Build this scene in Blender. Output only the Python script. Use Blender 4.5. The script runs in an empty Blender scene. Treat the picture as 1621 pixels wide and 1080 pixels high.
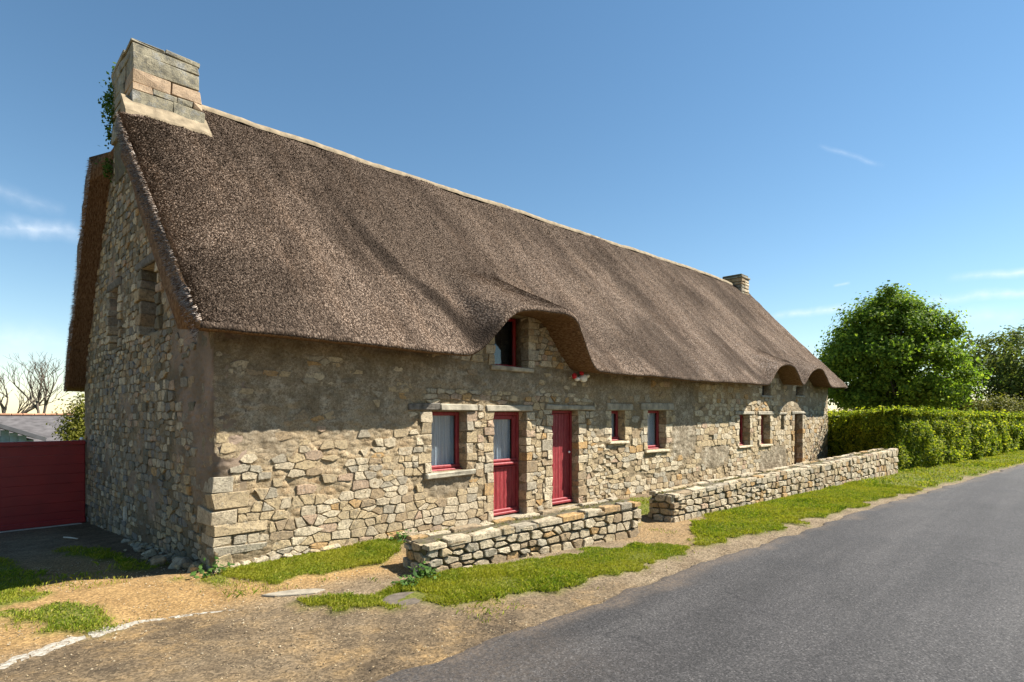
import bpy, math, random
import numpy as np
from mathutils import Vector

random.seed(7)
rng = np.random.default_rng(7)
S = bpy.context.scene
COL = S.collection

# ------------------------------------------------------------------ camera, sky, sun, exposure
CAM = np.array([-2.21, -6.85, 1.75])
cam = bpy.data.cameras.new('camera')
cam.lens = 20.32
cam.sensor_width = 36
cam.shift_y = 0.0709
cam.clip_end = 3000
cam.clip_start = 0.05
camo = bpy.data.objects.new('camera', cam)
camo.location = CAM
camo.rotation_euler = (math.pi / 2, 0, -math.atan2(.709, .705))
COL.objects.link(camo)
S.camera = camo

SUN_AZ = math.atan2(.80, -.60)
SUN_EL = math.radians(47.5)
sun_dir = Vector((math.sin(SUN_AZ) * math.cos(SUN_EL), math.cos(SUN_AZ) * math.cos(SUN_EL), math.sin(SUN_EL)))
sl = bpy.data.lights.new('sun', 'SUN')
sl.energy = 5.0
sl.angle = math.radians(.5)
sl.color = (1, .96, .89)
slo = bpy.data.objects.new('sun', sl)
slo.rotation_euler = (-sun_dir).to_track_quat('-Z', 'Y').to_euler()
slo.location = (10, -10, 20)
COL.objects.link(slo)

S.view_settings.view_transform = 'Standard'
S.view_settings.look = 'None'
S.view_settings.exposure = 1.4
S.view_settings.gamma = 1
S.view_settings.use_curve_mapping = False
S.cycles.use_denoising = True
S.cycles.max_bounces = 6
S.cycles.transparent_max_bounces = 12

W = bpy.data.worlds.new('World')
S.world = W
W.use_nodes = True
wt = W.node_tree
wn, wl = wt.nodes, wt.links
bg = wn['Background']
bg.inputs[1].default_value = .059
sky = wn.new('ShaderNodeTexSky')
sky.sky_type = 'NISHITA'
sky.sun_disc = False
sky.sun_elevation = SUN_EL
sky.sun_rotation = SUN_AZ
sky.altitude = 0
sky.air_density = 1.0
sky.dust_density = 0
sky.ozone_density = 1.0


def wmath(op, a, b=None, c=None):
    n = wn.new('ShaderNodeMath')
    n.operation = op
    for i, v in enumerate((a, b, c)):
        if v is None:
            continue
        if isinstance(v, (int, float)):
            n.inputs[i].default_value = v
        else:
            wl.new(v, n.inputs[i])
    return n.outputs[0]


tc = wn.new('ShaderNodeTexCoord')


def wdot(v):
    n = wn.new('ShaderNodeVectorMath')
    n.operation = 'DOT_PRODUCT'
    wl.new(tc.outputs['Generated'], n.inputs[0])
    n.inputs[1].default_value = v
    return n.outputs['Value']


wno = wn.new('ShaderNodeTexNoise')
wno.inputs['Scale'].default_value = 22
wno.inputs['Detail'].default_value = 6
wl.new(tc.outputs['Generated'], wno.inputs['Vector'])
wno2 = wn.new('ShaderNodeTexNoise')
wno2.inputs['Scale'].default_value = 60
wno2.inputs['Detail'].default_value = 5
wl.new(tc.outputs['Generated'], wno2.inputs['Vector'])
cloud = None
# thin cirrus streaks: two end directions, half width, strength
for a, b, w, k in [((.887, .266, .377), (.918, .2, .342), .003, .14),
                   ((.926, .346, .151), (.958, .24, .159), .0055, .38),
                   ((.973, .17, .157), (.99, -.05, .153), .006, .3),
                   ((.976, .121, .183), (.985, -.10, .176), .005, .4),
                   ((.945, .266, .19), (.95, .247, .192), .002, .35),
                   ((.03, .97, .238), (.145, .96, .241), .011, .35),
                   ((.02, .957, .283), (.12, .957, .266), .010, .14),
                   ((.03, .994, .09), (.14, .986, .099), .02, .18),
                   ((.955, .22, .125), (.985, .05, .128), .012, .2),
                   ((-.9, -.3, .30), (-.6, -.75, .32), .02, .5),
                   ((.3, -.9, .4), (.6, -.7, .42), .02, .4)]:
    A, B = np.array(a), np.array(b)
    A, B = A / np.linalg.norm(A), B / np.linalg.norm(B)
    N = np.cross(A, B)
    N /= np.linalg.norm(N)
    M = A + B
    M /= np.linalg.norm(M)
    T = np.cross(N, M)
    half = float(np.linalg.norm(B - A)) / 2
    warp = wmath('MULTIPLY', wmath('SUBTRACT', wno.outputs[0], .5), w * 2.5)
    d = wmath('ABSOLUTE', wmath('ADD', wdot(tuple(N)), warp))
    m1 = wmath('POWER', wmath('MAXIMUM', wmath('SUBTRACT', 1, wmath('DIVIDE', d, w * 1.6)), 0), 1.4)
    al = wmath('DIVIDE', wmath('ABSOLUTE', wdot(tuple(T))), half * 1.15)
    m2 = wmath('POWER', wmath('MAXIMUM', wmath('SUBTRACT', 1, wmath('POWER', al, 2.5)), 0), 1.0)
    fr = wmath('MAXIMUM', wdot(tuple(M)), 0)
    fr = wmath('GREATER_THAN', fr, .5)
    mm = wmath('MULTIPLY', wmath('MULTIPLY', wmath('MULTIPLY', m1, m2), fr), k)
    cloud = mm if cloud is None else wmath('MAXIMUM', cloud, mm)
cl = wmath('MULTIPLY', cloud, wmath('MULTIPLY_ADD', wno2.outputs[0], 2.6, -.35))
wm = wn.new('ShaderNodeMixRGB')
wl.new(cl, wm.inputs[0])
whs = wn.new('ShaderNodeHueSaturation')
whs.inputs['Saturation'].default_value = 1.14
whs.inputs['Hue'].default_value = .492
wl.new(sky.outputs[0], whs.inputs['Color'])
wl.new(whs.outputs[0], wm.inputs[1])
wm.inputs[2].default_value = (7.6, 8.0, 8.6, 1)
wl.new(wm.outputs[0], bg.inputs[0])


# ------------------------------------------------------------------ numpy noise
def _hash(ix, iy, iz, s):
    h = (ix.astype(np.int64) * 374761393 + iy.astype(np.int64) * 668265263 + iz.astype(np.int64) * 1440662683 + s * 974634777) & 0x7fffffff
    h = ((h ^ (h >> 13)) * 1274126177) & 0x7fffffff
    return ((h ^ (h >> 16)) & 0xffff) / 65535.0


def vnoise(x, y, z=0.0, s=0):
    x, y, z = np.broadcast_arrays(np.asarray(x, float), np.asarray(y, float), np.asarray(z, float))
    ix, iy, iz = np.floor(x), np.floor(y), np.floor(z)
    fx, fy, fz = x - ix, y - iy, z - iz
    fx, fy, fz = [f * f * (3 - 2 * f) for f in (fx, fy, fz)]
    r = 0
    for a in (0, 1):
        for b in (0, 1):
            for c in (0, 1):
                w = (fx if a else 1 - fx) * (fy if b else 1 - fy) * (fz if c else 1 - fz)
                r = r + w * _hash(ix + a, iy + b, iz + c, s)
    return r * 2 - 1


def fbm(x, y, z=0.0, s=0, o=4):
    r, a = 0, 1.0
    x, y, z = np.asarray(x, float), np.asarray(y, float), np.asarray(z, float)
    for i in range(o):
        r = r + a * vnoise(x * 2**i, y * 2**i, z * 2**i, s + i)
        a *= .5
    return r


def sstep(a, b, x):
    t = np.clip((x - a) / (b - a), 0, 1)
    return t * t * (3 - 2 * t)


# ------------------------------------------------------------------ materials
MATS = {}


class NB:
    def __init__(s, name):
        s.m = bpy.data.materials.new(name)
        s.m.use_nodes = True
        s.n, s.l = s.m.node_tree.nodes, s.m.node_tree.links
        s.b = s.n['Principled BSDF']
        s.b.inputs['Roughness'].default_value = .85
        s.tc = s.n.new('ShaderNodeTexCoord')
        MATS[name] = s.m

    def set(s, sock, v):
        if isinstance(v, (int, float)):
            sock.default_value = v
        elif isinstance(v, tuple):
            sock.default_value = v if len(v) == 4 or sock.type == 'VECTOR' else v + (1,)
        else:
            s.l.new(v, sock)

    def pos(s, scale=(1, 1, 1), src='Object'):
        mp = s.n.new('ShaderNodeMapping')
        mp.inputs['Scale'].default_value = scale
        s.l.new(s.tc.outputs[src], mp.inputs[0])
        return mp.outputs[0]

    def gpos(s, scale=(1, 1, 1)):
        g = s.n.new('ShaderNodeNewGeometry')
        mp = s.n.new('ShaderNodeMapping')
        mp.inputs['Scale'].default_value = scale
        s.l.new(g.outputs['Position'], mp.inputs[0])
        return mp.outputs[0]

    def noise(s, scale, detail=4, vec=None, rough=.5, dist=0):
        t = s.n.new('ShaderNodeTexNoise')
        t.inputs['Scale'].default_value = scale
        t.inputs['Detail'].default_value = detail
        t.inputs['Roughness'].default_value = rough
        t.inputs['Distortion'].default_value = dist
        s.l.new(vec if vec is not None else s.gpos(), t.inputs['Vector'])
        return t.outputs[0]

    def voro(s, scale, vec=None, feat='F1', out='Distance', rnd=1):
        t = s.n.new('ShaderNodeTexVoronoi')
        t.feature = feat
        t.inputs['Scale'].default_value = scale
        t.inputs['Randomness'].default_value = rnd
        s.l.new(vec if vec is not None else s.gpos(), t.inputs['Vector'])
        return t.outputs[out]

    def ramp(s, f, stops):
        r = s.n.new('ShaderNodeValToRGB')
        s.l.new(f, r.inputs[0])
        e = r.color_ramp.elements
        while len(e) < len(stops):
            e.new(.5)
        for i, (p, c) in enumerate(stops):
            e[i].position = p
            e[i].color = (c, c, c, 1) if isinstance(c, (int, float)) else c + (1,)
        return r.outputs[0]

    def mix(s, f, a, b, mode='MIX'):
        m = s.n.new('ShaderNodeMixRGB')
        m.blend_type = mode
        s.set(m.inputs[0], f)
        s.set(m.inputs[1], a)
        s.set(m.inputs[2], b)
        return m.outputs[0]

    def math(s, op, a, b=None):
        m = s.n.new('ShaderNodeMath')
        m.operation = op
        s.set(m.inputs[0], a)
        if b is not None:
            s.set(m.inputs[1], b)
        return m.outputs[0]

    def attr(s, name, out='Fac'):
        a = s.n.new('ShaderNodeAttribute')
        a.attribute_name = name
        return a.outputs[out]

    def island(s):
        return s.n.new('ShaderNodeNewGeometry').outputs['Random Per Island']

    def objrand(s):
        return s.n.new('ShaderNodeObjectInfo').outputs['Random']

    def bump(s, h, strength=.5, dist=.02, prev=None):
        b = s.n.new('ShaderNodeBump')
        b.inputs['Strength'].default_value = strength
        b.inputs['Distance'].default_value = dist
        s.l.new(h, b.inputs['Height'])
        if prev is not None:
            s.l.new(prev, b.inputs['Normal'])
        s.l.new(b.outputs[0], s.b.inputs['Normal'])
        return b.outputs[0]

    def color(s, c):
        s.set(s.b.inputs['Base Color'], c)


def simple(name, col, rough=.8, var=.25, scale=8, bump=0.2, bscale=60, spec=.3):
    m = NB(name)
    d = tuple(c * (1 - var) for c in col)
    u = tuple(min(1, c * (1 + var)) for c in col)
    m.color(m.ramp(m.noise(scale, 6), [(.3, d), (.7, u)]))
    m.b.inputs['Roughness'].default_value = rough
    m.b.inputs['Specular IOR Level'].default_value = spec
    if bump:
        m.bump(m.noise(bscale, 4), bump, .01)
    return m


STONE_COLS = {'stone_pale': (.55, .45, .30), 'stone_tan': (.48, .365, .21), 'stone_ochre': (.47, .29, .12), 'stone_grey': (.40, .345, .25),
              'stone_brown': (.36, .26, .15), 'stone_pink': (.46, .32, .21), 'stone_cream': (.62, .51, .345),
              'stone_mossy': (.17, .15, .10), 'stone_dull': (.27, .235, .175), 'stone_slate': (.22, .205, .18)}
for nm, c in STONE_COLS.items():
    m = NB(nm)
    big = m.ramp(m.noise(9, 6, rough=.65), [(.28, tuple(v * .55 for v in c)), (.5, c), (.75, tuple(min(.75, v * 1.22) for v in c))])
    lich = m.ramp(m.noise(17, 5, rough=.7), [(.58, 0.), (.70, .5)])
    c2 = m.mix(lich, big, (.50, .47, .39))
    dark = m.ramp(m.noise(30, 9, rough=.85), [(.50, 0.), (.58, .72)])
    c3 = m.mix(dark, c2, (.10, .08, .055))
    c4 = m.mix(m.math('MULTIPLY', m.objrand(), .35), c3, (.25, .20, .14))
    m.color(c4)
    m.b.inputs['Specular IOR Level'].default_value = .15
    h = m.mix(.35, m.noise(16, 8, rough=.75), m.noise(75, 5, rough=.8))
    m.bump(h, 1.0, .04)

# mortar / lime render of the cottage walls, attribute 'plaster' = smooth render, 'damp_shade' = dark stain and painted eave shade
m = NB('rubble_mortar')
vo = m.voro(9, m.gpos((.8, .8, 1.35)), out='Color')
sep = m.n.new('ShaderNodeSeparateColor')
m.l.new(vo, sep.inputs[0])
base = m.ramp(m.noise(5, 9, rough=.8), [(.3, (.20, .135, .07)), (.5, (.42, .31, .175)), (.7, (.60, .48, .31))])
st = m.ramp(sep.outputs[0], [(.0, (.30, .22, .13)), (.4, (.42, .33, .21)), (.75, (.52, .44, .31)), (1., (.42, .25, .12))])
base = m.mix(.35, base, st)
grit = m.ramp(m.noise(40, 8, rough=.85), [(.47, .0), (.56, .8)])
base = m.mix(grit, base, (.13, .09, .05))
lt = m.ramp(m.noise(38, 5, rough=.8), [(.56, .0), (.68, .6)])
base = m.mix(lt, base, (.60, .52, .38))
pl = m.ramp(m.noise(3.2, 9, rough=.8), [(.35, (.125, .095, .06)), (.5, (.29, .235, .16)), (.62, (.52, .445, .33))])  # render tone lowered to deepen the shadow under the eaves
pl = m.mix(m.ramp(m.noise(24, 9, rough=.9), [(.48, 0.), (.56, .8)]), pl, (.10, .072, .042))
pl = m.mix(m.ramp(m.noise(33, 9, rough=.9), [(.55, 0.), (.62, .6)]), pl, (.62, .53, .39))
base = m.mix(m.attr('plaster'), base, pl)
rose = m.mix(m.ramp(m.noise(90, 4, rough=.8), [(.4, 0.), (.65, .6)]), (.40, .29, .23), (.23, .17, .13))
base = m.mix(m.attr('rose'), base, rose)
base = m.mix(m.attr('damp_shade'), base, (.10, .078, .045))
m.color(base)
m.b.inputs['Specular IOR Level'].default_value = .1
hh = m.mix(.45, m.noise(22, 7, rough=.75), m.noise(110, 4, rough=.7))
b1 = m.bump(hh, .9, .03)
vb = m.ramp(m.voro(9, m.gpos((.8, .8, 1.35))), [(.15, 1.), (.55, 0.)])
vm = m.math('MULTIPLY', vb, m.math('SUBTRACT', 1.15, m.attr('plaster')))
m.bump(vm, .55, .035, b1)

m = NB('dry_wall_core')
c = m.ramp(m.noise(14, 6, rough=.7), [(.3, (.045, .034, .02)), (.55, (.12, .092, .05)), (.75, (.22, .18, .11))])
c = m.mix(m.ramp(m.noise(9, 5), [(.5, 0.), (.62, .7)]), c, (.10, .095, .02))
m.color(c)
m.bump(m.noise(60, 6, rough=.7), .9, .03)

# thatch
m = NB('thatch')
v = m.gpos((1, 1, 1))
sp = m.noise(70, 5, m.gpos((1, .62, .62)), rough=.75)
sp2 = m.voro(42, m.gpos((1, .62, .62)))
col = m.ramp(sp, [(.30, (.07, .045, .031)), (.45, (.20, .138, .097)), (.57, (.36, .27, .20)), (.70, (.58, .47, .37))])
col = m.mix(m.ramp(sp2, [(.30, 0.), (.66, .85)]), col, (.045, .03, .021))
streak = m.noise(1.0, 6, m.gpos((1.1, .30, .30)), rough=.7)
col = m.mix(m.ramp(streak, [(.38, .6), (.55, 0.)]), col, (.05, .034, .024))
warm = m.noise(1.2, 5, m.gpos((2.6, .35, .35)), rough=.6)
col = m.mix(m.ramp(warm, [(.5, 0.), (.7, .15)]), col, (.25, .15, .085))
col = m.mix(m.attr('damp_shade'), col, (.035, .025, .018))
m.color(col)
m.b.inputs['Roughness'].default_value = .95
m.b.inputs['Specular IOR Level'].default_value = .05
m.bump(m.mix(.5, sp, sp2), 1.0, .05)

m = NB('reed')
isl = m.island()
m.color(m.ramp(isl, [(0., (.05, .033, .023)), (.25, (.14, .095, .066)), (.5, (.28, .21, .16)), (.8, (.47, .38, .305)), (1., (.67, .58, .49))]))
streak = m.noise(1.0, 6, m.gpos((1.1, .30, .30)), rough=.7)
nn = m.b.inputs['Base Color'].links[0].from_socket
m.color(m.mix(m.ramp(streak, [(.38, .6), (.55, 0.)]), m.mix(m.attr('damp_shade'), nn, (.035, .025, .018)), (.06, .04, .028)))
m.b.inputs['Roughness'].default_value = .9
m.b.inputs['Specular IOR Level'].default_value = .08

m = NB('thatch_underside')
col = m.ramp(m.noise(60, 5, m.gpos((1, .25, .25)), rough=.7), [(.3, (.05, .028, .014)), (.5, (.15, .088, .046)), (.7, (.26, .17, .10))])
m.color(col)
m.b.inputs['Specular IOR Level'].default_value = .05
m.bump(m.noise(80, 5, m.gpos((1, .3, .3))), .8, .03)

simple('cement', (.235, .185, .12), .9, .3, 7, .5, 50, .1)
simple('lintel_stone', (.29, .255, .19), .9, .35, 9, .5, 45, .1)
simple('old_oak', (.13, .115, .095), .9, .45, 14, .5, 60, .1)
m = NB('chimney_stone')
c = m.ramp(m.noise(7, 7, rough=.7), [(.3, (.12, .105, .065)), (.55, (.26, .225, .145)), (.75, (.38, .33, .23))])
c = m.mix(m.ramp(m.noise(5.5, 6, rough=.75), [(.52, 0.), (.62, .8)]), c, (.50, .49, .44))
c = m.mix(m.ramp(m.noise(11, 7, rough=.8), [(.47, 0.), (.60, .8)]), c, (.05, .045, .03))
m.color(c)
m.bump(m.noise(45, 6, rough=.7), .6, .02)
m = NB('chimney_orange_stone')
c = m.ramp(m.noise(8, 7, rough=.7), [(.3, (.20, .135, .08)), (.55, (.36, .25, .15)), (.75, (.43, .32, .2))])
c = m.mix(m.ramp(m.noise(12, 7, rough=.8), [(.56, 0.), (.7, .8)]), c, (.07, .055, .035))
m.color(c)
m.bump(m.noise(45, 6, rough=.7), .6, .02)

m = NB('red_paint')
c = m.ramp(m.noise(3, 6, m.gpos((5, 5, .8)), rough=.65), [(.3, (.17, .014, .017)), (.7, (.27, .028, .032))])
c = m.mix(m.ramp(m.noise(10, 7, m.gpos((4, 4, .7)), rough=.8), [(.50, 0.), (.66, .55)]), c, (.38, .12, .10))
c = m.mix(m.ramp(m.noise(22, 8, m.gpos((2, 2, .5)), rough=.85), [(.56, 0.), (.63, .6)]), c, (.11, .03, .025))
m.color(c)
m.b.inputs['Roughness'].default_value = .55
m.b.inputs['Specular IOR Level'].default_value = .3
m.bump(m.noise(60, 4, m.gpos((1, 1, .15))), .25, .006)
m = NB('gate_red')
c = m.ramp(m.noise(2.5, 6, rough=.6), [(.3, (.21, .009, .009)), (.7, (.29, .014, .012))])
m.color(c)
m.b.inputs['Roughness'].default_value = .45
m.bump(m.noise(50, 4, m.gpos((.2, 1, 1))), .2, .004)
simple('grey_wood', (.24, .20, .16), .9, .3, 20, .3, 60, .1)
simple('white_enamel', (.78, .77, .73), .5, .08, 8, .1)
simple('white_paint_worn', (.48, .44, .36), .9, .2, 20, .5, 80, .1)
m = NB('faded_line')
c = m.ramp(m.noise(26, 8, rough=.8), [(.42, (.17, .125, .08)), (.51, (.32, .285, .225)), (.64, (.43, .41, .35))])
m.color(c)
m.bump(m.noise(60, 5, rough=.8), .6, .01)
simple('flower_red', (.42, .012, .018), .6, .3, 30, .2)
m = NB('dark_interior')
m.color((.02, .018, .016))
m = NB('net_curtain')
c = m.ramp(m.noise(3, 4, m.gpos((26, 26, .5))), [(.35, (.42, .45, .49)), (.65, (.80, .80, .80))])
m.color(c)
m.b.inputs['Roughness'].default_value = .9
m = NB('window_glass')
m.n.remove(m.b)
tr = m.n.new('ShaderNodeBsdfTransparent')
tr.inputs[0].default_value = (.80, .84, .86, 1)
gl = m.n.new('ShaderNodeBsdfGlossy')
gl.inputs['Roughness'].default_value = .03
lw = m.n.new('ShaderNodeLayerWeight')
fr = m.n.new('ShaderNodeMath')
fr.operation = 'MULTIPLY_ADD'
fq = m.n.new('ShaderNodeMath')
fq.operation = 'POWER'
m.l.new(lw.outputs['Facing'], fq.inputs[0])
fq.inputs[1].default_value = 4
m.l.new(fq.outputs[0], fr.inputs[0])
fr.inputs[1].default_value = .7
fr.inputs[2].default_value = .05
mx = m.n.new('ShaderNodeMixShader')
m.l.new(fr.outputs[0], mx.inputs[0])
m.l.new(tr.outputs[0], mx.inputs[1])
m.l.new(gl.outputs[0], mx.inputs[2])
m.l.new(mx.outputs[0], m.n['Material Output'].inputs[0])

# ground: attributes grass / sand / tarmac / dirt
m = NB('ground_soil')
fine = m.noise(85, 4, rough=.8)
fine2 = m.voro(62, out='Color')
sp = m.n.new('ShaderNodeSeparateColor')
m.l.new(fine2, sp.inputs[0])
spk = m.ramp(sp.outputs[0], [(0, .5), (.45, .85), (.8, 1.1), (1., 1.4)])
grav = m.ramp(m.noise(3, 6, rough=.7), [(.3, (.14, .10, .06)), (.7, (.25, .19, .12))])
sand = m.ramp(m.noise(2.5, 7, rough=.7), [(.3, (.21, .125, .05)), (.7, (.38, .24, .10))])
tar = m.ramp(m.noise(2.2, 7, rough=.7), [(.33, (.06, .045, .03)), (.5, (.135, .095, .054)), (.66, (.28, .18, .08))])
dirt = m.ramp(m.noise(4, 7, rough=.7), [(.3, (.08, .055, .032)), (.7, (.19, .13, .075))])
gr = m.ramp(m.noise(30, 8, rough=.8), [(.36, (.045, .05, .012)), (.5, (.11, .12, .02)), (.64, (.20, .17, .06))])
c = m.mix(m.attr('sand'), grav, sand)
c = m.mix(m.attr('tarmac'), c, tar)
c = m.mix(m.attr('dirt'), c, dirt)
c = m.mix(1., c, spk, 'MULTIPLY')
c = m.mix(m.attr('grass'), c, gr)
m.color(c)
m.b.inputs['Specular IOR Level'].default_value = .1
m.bump(m.mix(.5, fine, m.noise(24, 5, rough=.7)), .8, .02)

m = NB('asphalt')
sp1 = m.voro(88, out='Color')
sp = m.n.new('ShaderNodeSeparateColor')
m.l.new(sp1, sp.inputs[0])
c = m.ramp(m.noise(1.3, 6, m.gpos((.5, 1.3, 1)), rough=.6), [(.3, (.030, .0275, .026)), (.7, (.046, .042, .040))])
c = m.mix(m.ramp(m.noise(1.0, 5, m.gpos((.08, 1.6, 1)), rough=.6), [(.45, 0.), (.65, .35)]), c, (.085, .078, .072))
c = m.mix(m.ramp(m.noise(.8, 7, rough=.75), [(.56, 0.), (.66, .45)]), c, (.025, .024, .024))
c = m.mix(1., c, m.ramp(sp.outputs[0], [(0., .45), (.45, .85), (.85, 1.25), (1., 2.2)]), 'MULTIPLY')
wv = m.n.new('ShaderNodeVectorMath')
wv.operation = 'MULTIPLY_ADD'
nzc = m.n.new('ShaderNodeTexNoise')
nzc.inputs['Scale'].default_value = 2.2
nzc.inputs['Detail'].default_value = 7
m.l.new(m.gpos(), nzc.inputs['Vector'])
m.l.new(nzc.outputs['Color'], wv.inputs[0])
wv.inputs[1].default_value = (.9, .9, 0)
m.l.new(m.gpos(), wv.inputs[2])
ck = m.voro(.42, wv.outputs[0], 'DISTANCE_TO_EDGE')
ckm = m.math('MULTIPLY', m.ramp(ck, [(0., 1.), (.006, 0.)]), m.ramp(m.noise(.6, 3), [(.5, 0.), (.6, .75)]))
c = m.mix(ckm, c, (.012, .011, .011))
dm = m.math('MULTIPLY', m.attr('dust'), m.ramp(m.noise(30, 5, rough=.8), [(.40, .15), (.6, 1.)]))
c = m.mix(dm, c, (.13, .095, .065))
m.color(c)
m.b.inputs['Roughness'].default_value = .8
m.b.inputs['Specular IOR Level'].default_value = .3
m.bump(m.mix(.6, m.noise(110, 4, rough=.8), m.noise(40, 3)), .8, .012)


def leafmat(name, stops, trans=.35, nscale=None, tint=None):
    m = NB(name)
    c = m.ramp(m.island(), stops)
    if nscale:
        c = m.mix(m.ramp(m.noise(nscale, 3), [(.4, 0.), (.65, .6)]), c, tint)
    m.color(c)
    m.b.inputs['Roughness'].default_value = .65
    m.b.inputs['Specular IOR Level'].default_value = .12
    t = m.n.new('ShaderNodeBsdfTranslucent')
    m.set(t.inputs[0], m.mix(1., c, (1.25, 1.3, .6), 'MULTIPLY'))
    mx = m.n.new('ShaderNodeMixShader')
    mx.inputs[0].default_value = trans
    m.l.new(m.b.outputs[0], mx.inputs[1])
    m.l.new(t.outputs[0], mx.inputs[2])
    m.l.new(mx.outputs[0], m.n['Material Output'].inputs[0])
    return m


leafmat('grass_blade', [(0, (.06, .10, .010)), (.4, (.13, .19, .015)), (.75, (.23, .26, .022)), (.92, (.32, .30, .04)), (1, (.40, .32, .12))], .4, 1.1, (.30, .27, .03))
leafmat('tree_leaf', [(0, (.06, .105, .016)), (.5, (.125, .20, .026)), (.85, (.21, .285, .035)), (1, (.30, .36, .055))], .5)
leafmat('hedge_leaf', [(0, (.04, .07, .008)), (.3, (.10, .15, .012)), (.68, (.25, .285, .018)), (1, (.46, .44, .05))], .45)
leafmat('oak_leaf', [(0, (.06, .085, .02)), (.5, (.12, .15, .035)), (1, (.20, .22, .06))], .4)
leafmat('dark_leaf', [(0, (.012, .026, .006)), (.6, (.03, .055, .012)), (1, (.05, .08, .018))], .25)
leafmat('yellow_leaf', [(0, (.07, .08, .012)), (.5, (.14, .14, .02)), (1, (.22, .20, .035))], .35)
leafmat('weed_leaf', [(0, (.03, .07, .012)), (.6, (.06, .12, .02)), (1, (.10, .15, .03))], .3)
leafmat('moss', [(0, (.10, .085, .018)), (.5, (.17, .135, .03)), (.85, (.15, .15, .035)), (1, (.26, .2, .07))], .2)
simple('bark', (.10, .085, .065), .9, .4, 20, .5, 60, .1)
simple('bare_bark', (.10, .08, .062), .9, .3, 20, .3, 60, .1)
simple('barn_roof', (.10, .092, .09), .9, .3, 3, .3, 40, .1)
simple('ridge_tile', (.42, .22, .13), .9, .25, 4, .2, 40, .1)
simple('blue_board', (.20, .27, .34), .75, .25, 5, .3, 40, .2)
simple('dark_fascia', (.075, .075, .08), .8, .2, 5, .1, 40, .2)
simple('slab_concrete', (.26, .225, .17), .9, .3, 9, .5, 60, .1)
simple('cover_grey', (.12, .098, .075), .9, .3, 16, .6, 70, .1)


# ------------------------------------------------------------------ object helpers
def link(o, parent=None):
    COL.objects.link(o)
    if parent is not None:
        o.parent = parent
    return o


def mesh(name, V, Fs, mats, parent=None, mi=None, smooth=False, attrs=None):
    """V (n,3); Fs = ndarray (k,3|4) or list of faces"""
    me = bpy.data.meshes.new(name)
    V = np.asarray(V, np.float32)
    if isinstance(Fs, np.ndarray):
        k = Fs.shape[1]
        tot = np.full(len(Fs), k, np.int32)
        lv = Fs.astype(np.int32).ravel()
    else:
        tot = np.array([len(f) for f in Fs], np.int32)
        lv = np.array([i for f in Fs for i in f], np.int32)
    me.vertices.add(len(V))
    me.vertices.foreach_set('co', V.ravel())
    me.loops.add(len(lv))
    me.loops.foreach_set('vertex_index', lv)
    me.polygons.add(len(tot))
    me.polygons.foreach_set('loop_start', np.concatenate([[0], np.cumsum(tot)[:-1]]).astype(np.int32))
    if not isinstance(mats, (list, tuple)):
        mats = [mats]
    for q in mats:
        me.materials.append(MATS[q])
    if mi is not None:
        me.polygons.foreach_set('material_index', np.asarray(mi, np.int32))
    me.polygons.foreach_set('use_smooth', np.full(len(tot), bool(smooth)))
    me.update(calc_edges=True)
    me.validate()
    for an, av in (attrs or {}).items():
        a = me.attributes.new(an, 'FLOAT', 'POINT')
        a.data.foreach_set('value', np.asarray(av, np.float32))
    return link(bpy.data.objects.new(name, me), parent)


def empty(name, loc=(0, 0, 0), parent=None):
    o = bpy.data.objects.new(name, None)
    o.location = loc
    o.empty_display_size = .2
    return link(o, parent)


def tag(o, label=None, cat=None, group=None, kind=None):
    if label:
        o['label'] = label
    if cat:
        o['category'] = cat
    if group:
        o['group'] = group
    if kind:
        o['kind'] = kind
    return o


BV = np.array([[sx, sy, sz] for ax in range(3) for sx in (-1, 1) for sy in (-1, 1) for sz in (-1, 1)], float)


def _block_topology():
    # 24 verts: for every corner three verts, one on each face direction
    idx = {}
    vs = []
    for sx in (-1, 1):
        for sy in (-1, 1):
            for sz in (-1, 1):
                for ax in range(3):
                    idx[(sx, sy, sz, ax)] = len(vs)
                    vs.append((sx, sy, sz, ax))
    F = []
    c4 = [(-1, -1), (1, -1), (1, 1), (-1, 1)]
    for ax in range(3):
        o1, o2 = (ax + 1) % 3, (ax + 2) % 3
        for s in (-1, 1):
            f = []
            for a, b in c4:
                k = [0, 0, 0]
                k[ax], k[o1], k[o2] = s, a, b
                f.append(idx[(*k, ax)])
            F.append(f if s > 0 else f[::-1])
    for ax in range(3):
        o1, o2 = (ax + 1) % 3, (ax + 2) % 3
        for a in (-1, 1):
            for b in (-1, 1):
                k0, k1 = [0] * 3, [0] * 3
                k0[ax], k0[o1], k0[o2] = -1, a, b
                k1[ax], k1[o1], k1[o2] = 1, a, b
                f = [idx[(*k0, o1)], idx[(*k1, o1)], idx[(*k1, o2)], idx[(*k0, o2)]]
                F.append(f if a * b < 0 else f[::-1])
    for sx in (-1, 1):
        for sy in (-1, 1):
            for sz in (-1, 1):
                f = [idx[(sx, sy, sz, a)] for a in range(3)]
                F.append(f if sx * sy * sz > 0 else f[::-1])
    return vs, F


_BT, _BF = _block_topology()


def block_vf(c, s, bev=.012, jit=0.0, R=None):
    """chamfered box, centre c, full size s, corner jitter"""
    h = np.array(s, float) / 2
    bev = min(bev, h.min() * .6)
    off = {}
    V = []
    for sx, sy, sz, ax in _BT:
        if (sx, sy, sz) not in off:
            off[(sx, sy, sz)] = (rng.random(3) - .5) * 2 * jit
        p = np.array([sx, sy, sz]) * h - np.array([sx, sy, sz]) * bev
        p[ax] += (sx, sy, sz)[ax] * bev
        p = p + off[(sx, sy, sz)]
        V.append(p)
    V = np.array(V)
    if R is not None:
        V = V @ np.asarray(R).T
    return V + np.array(c, float), _BF


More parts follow.
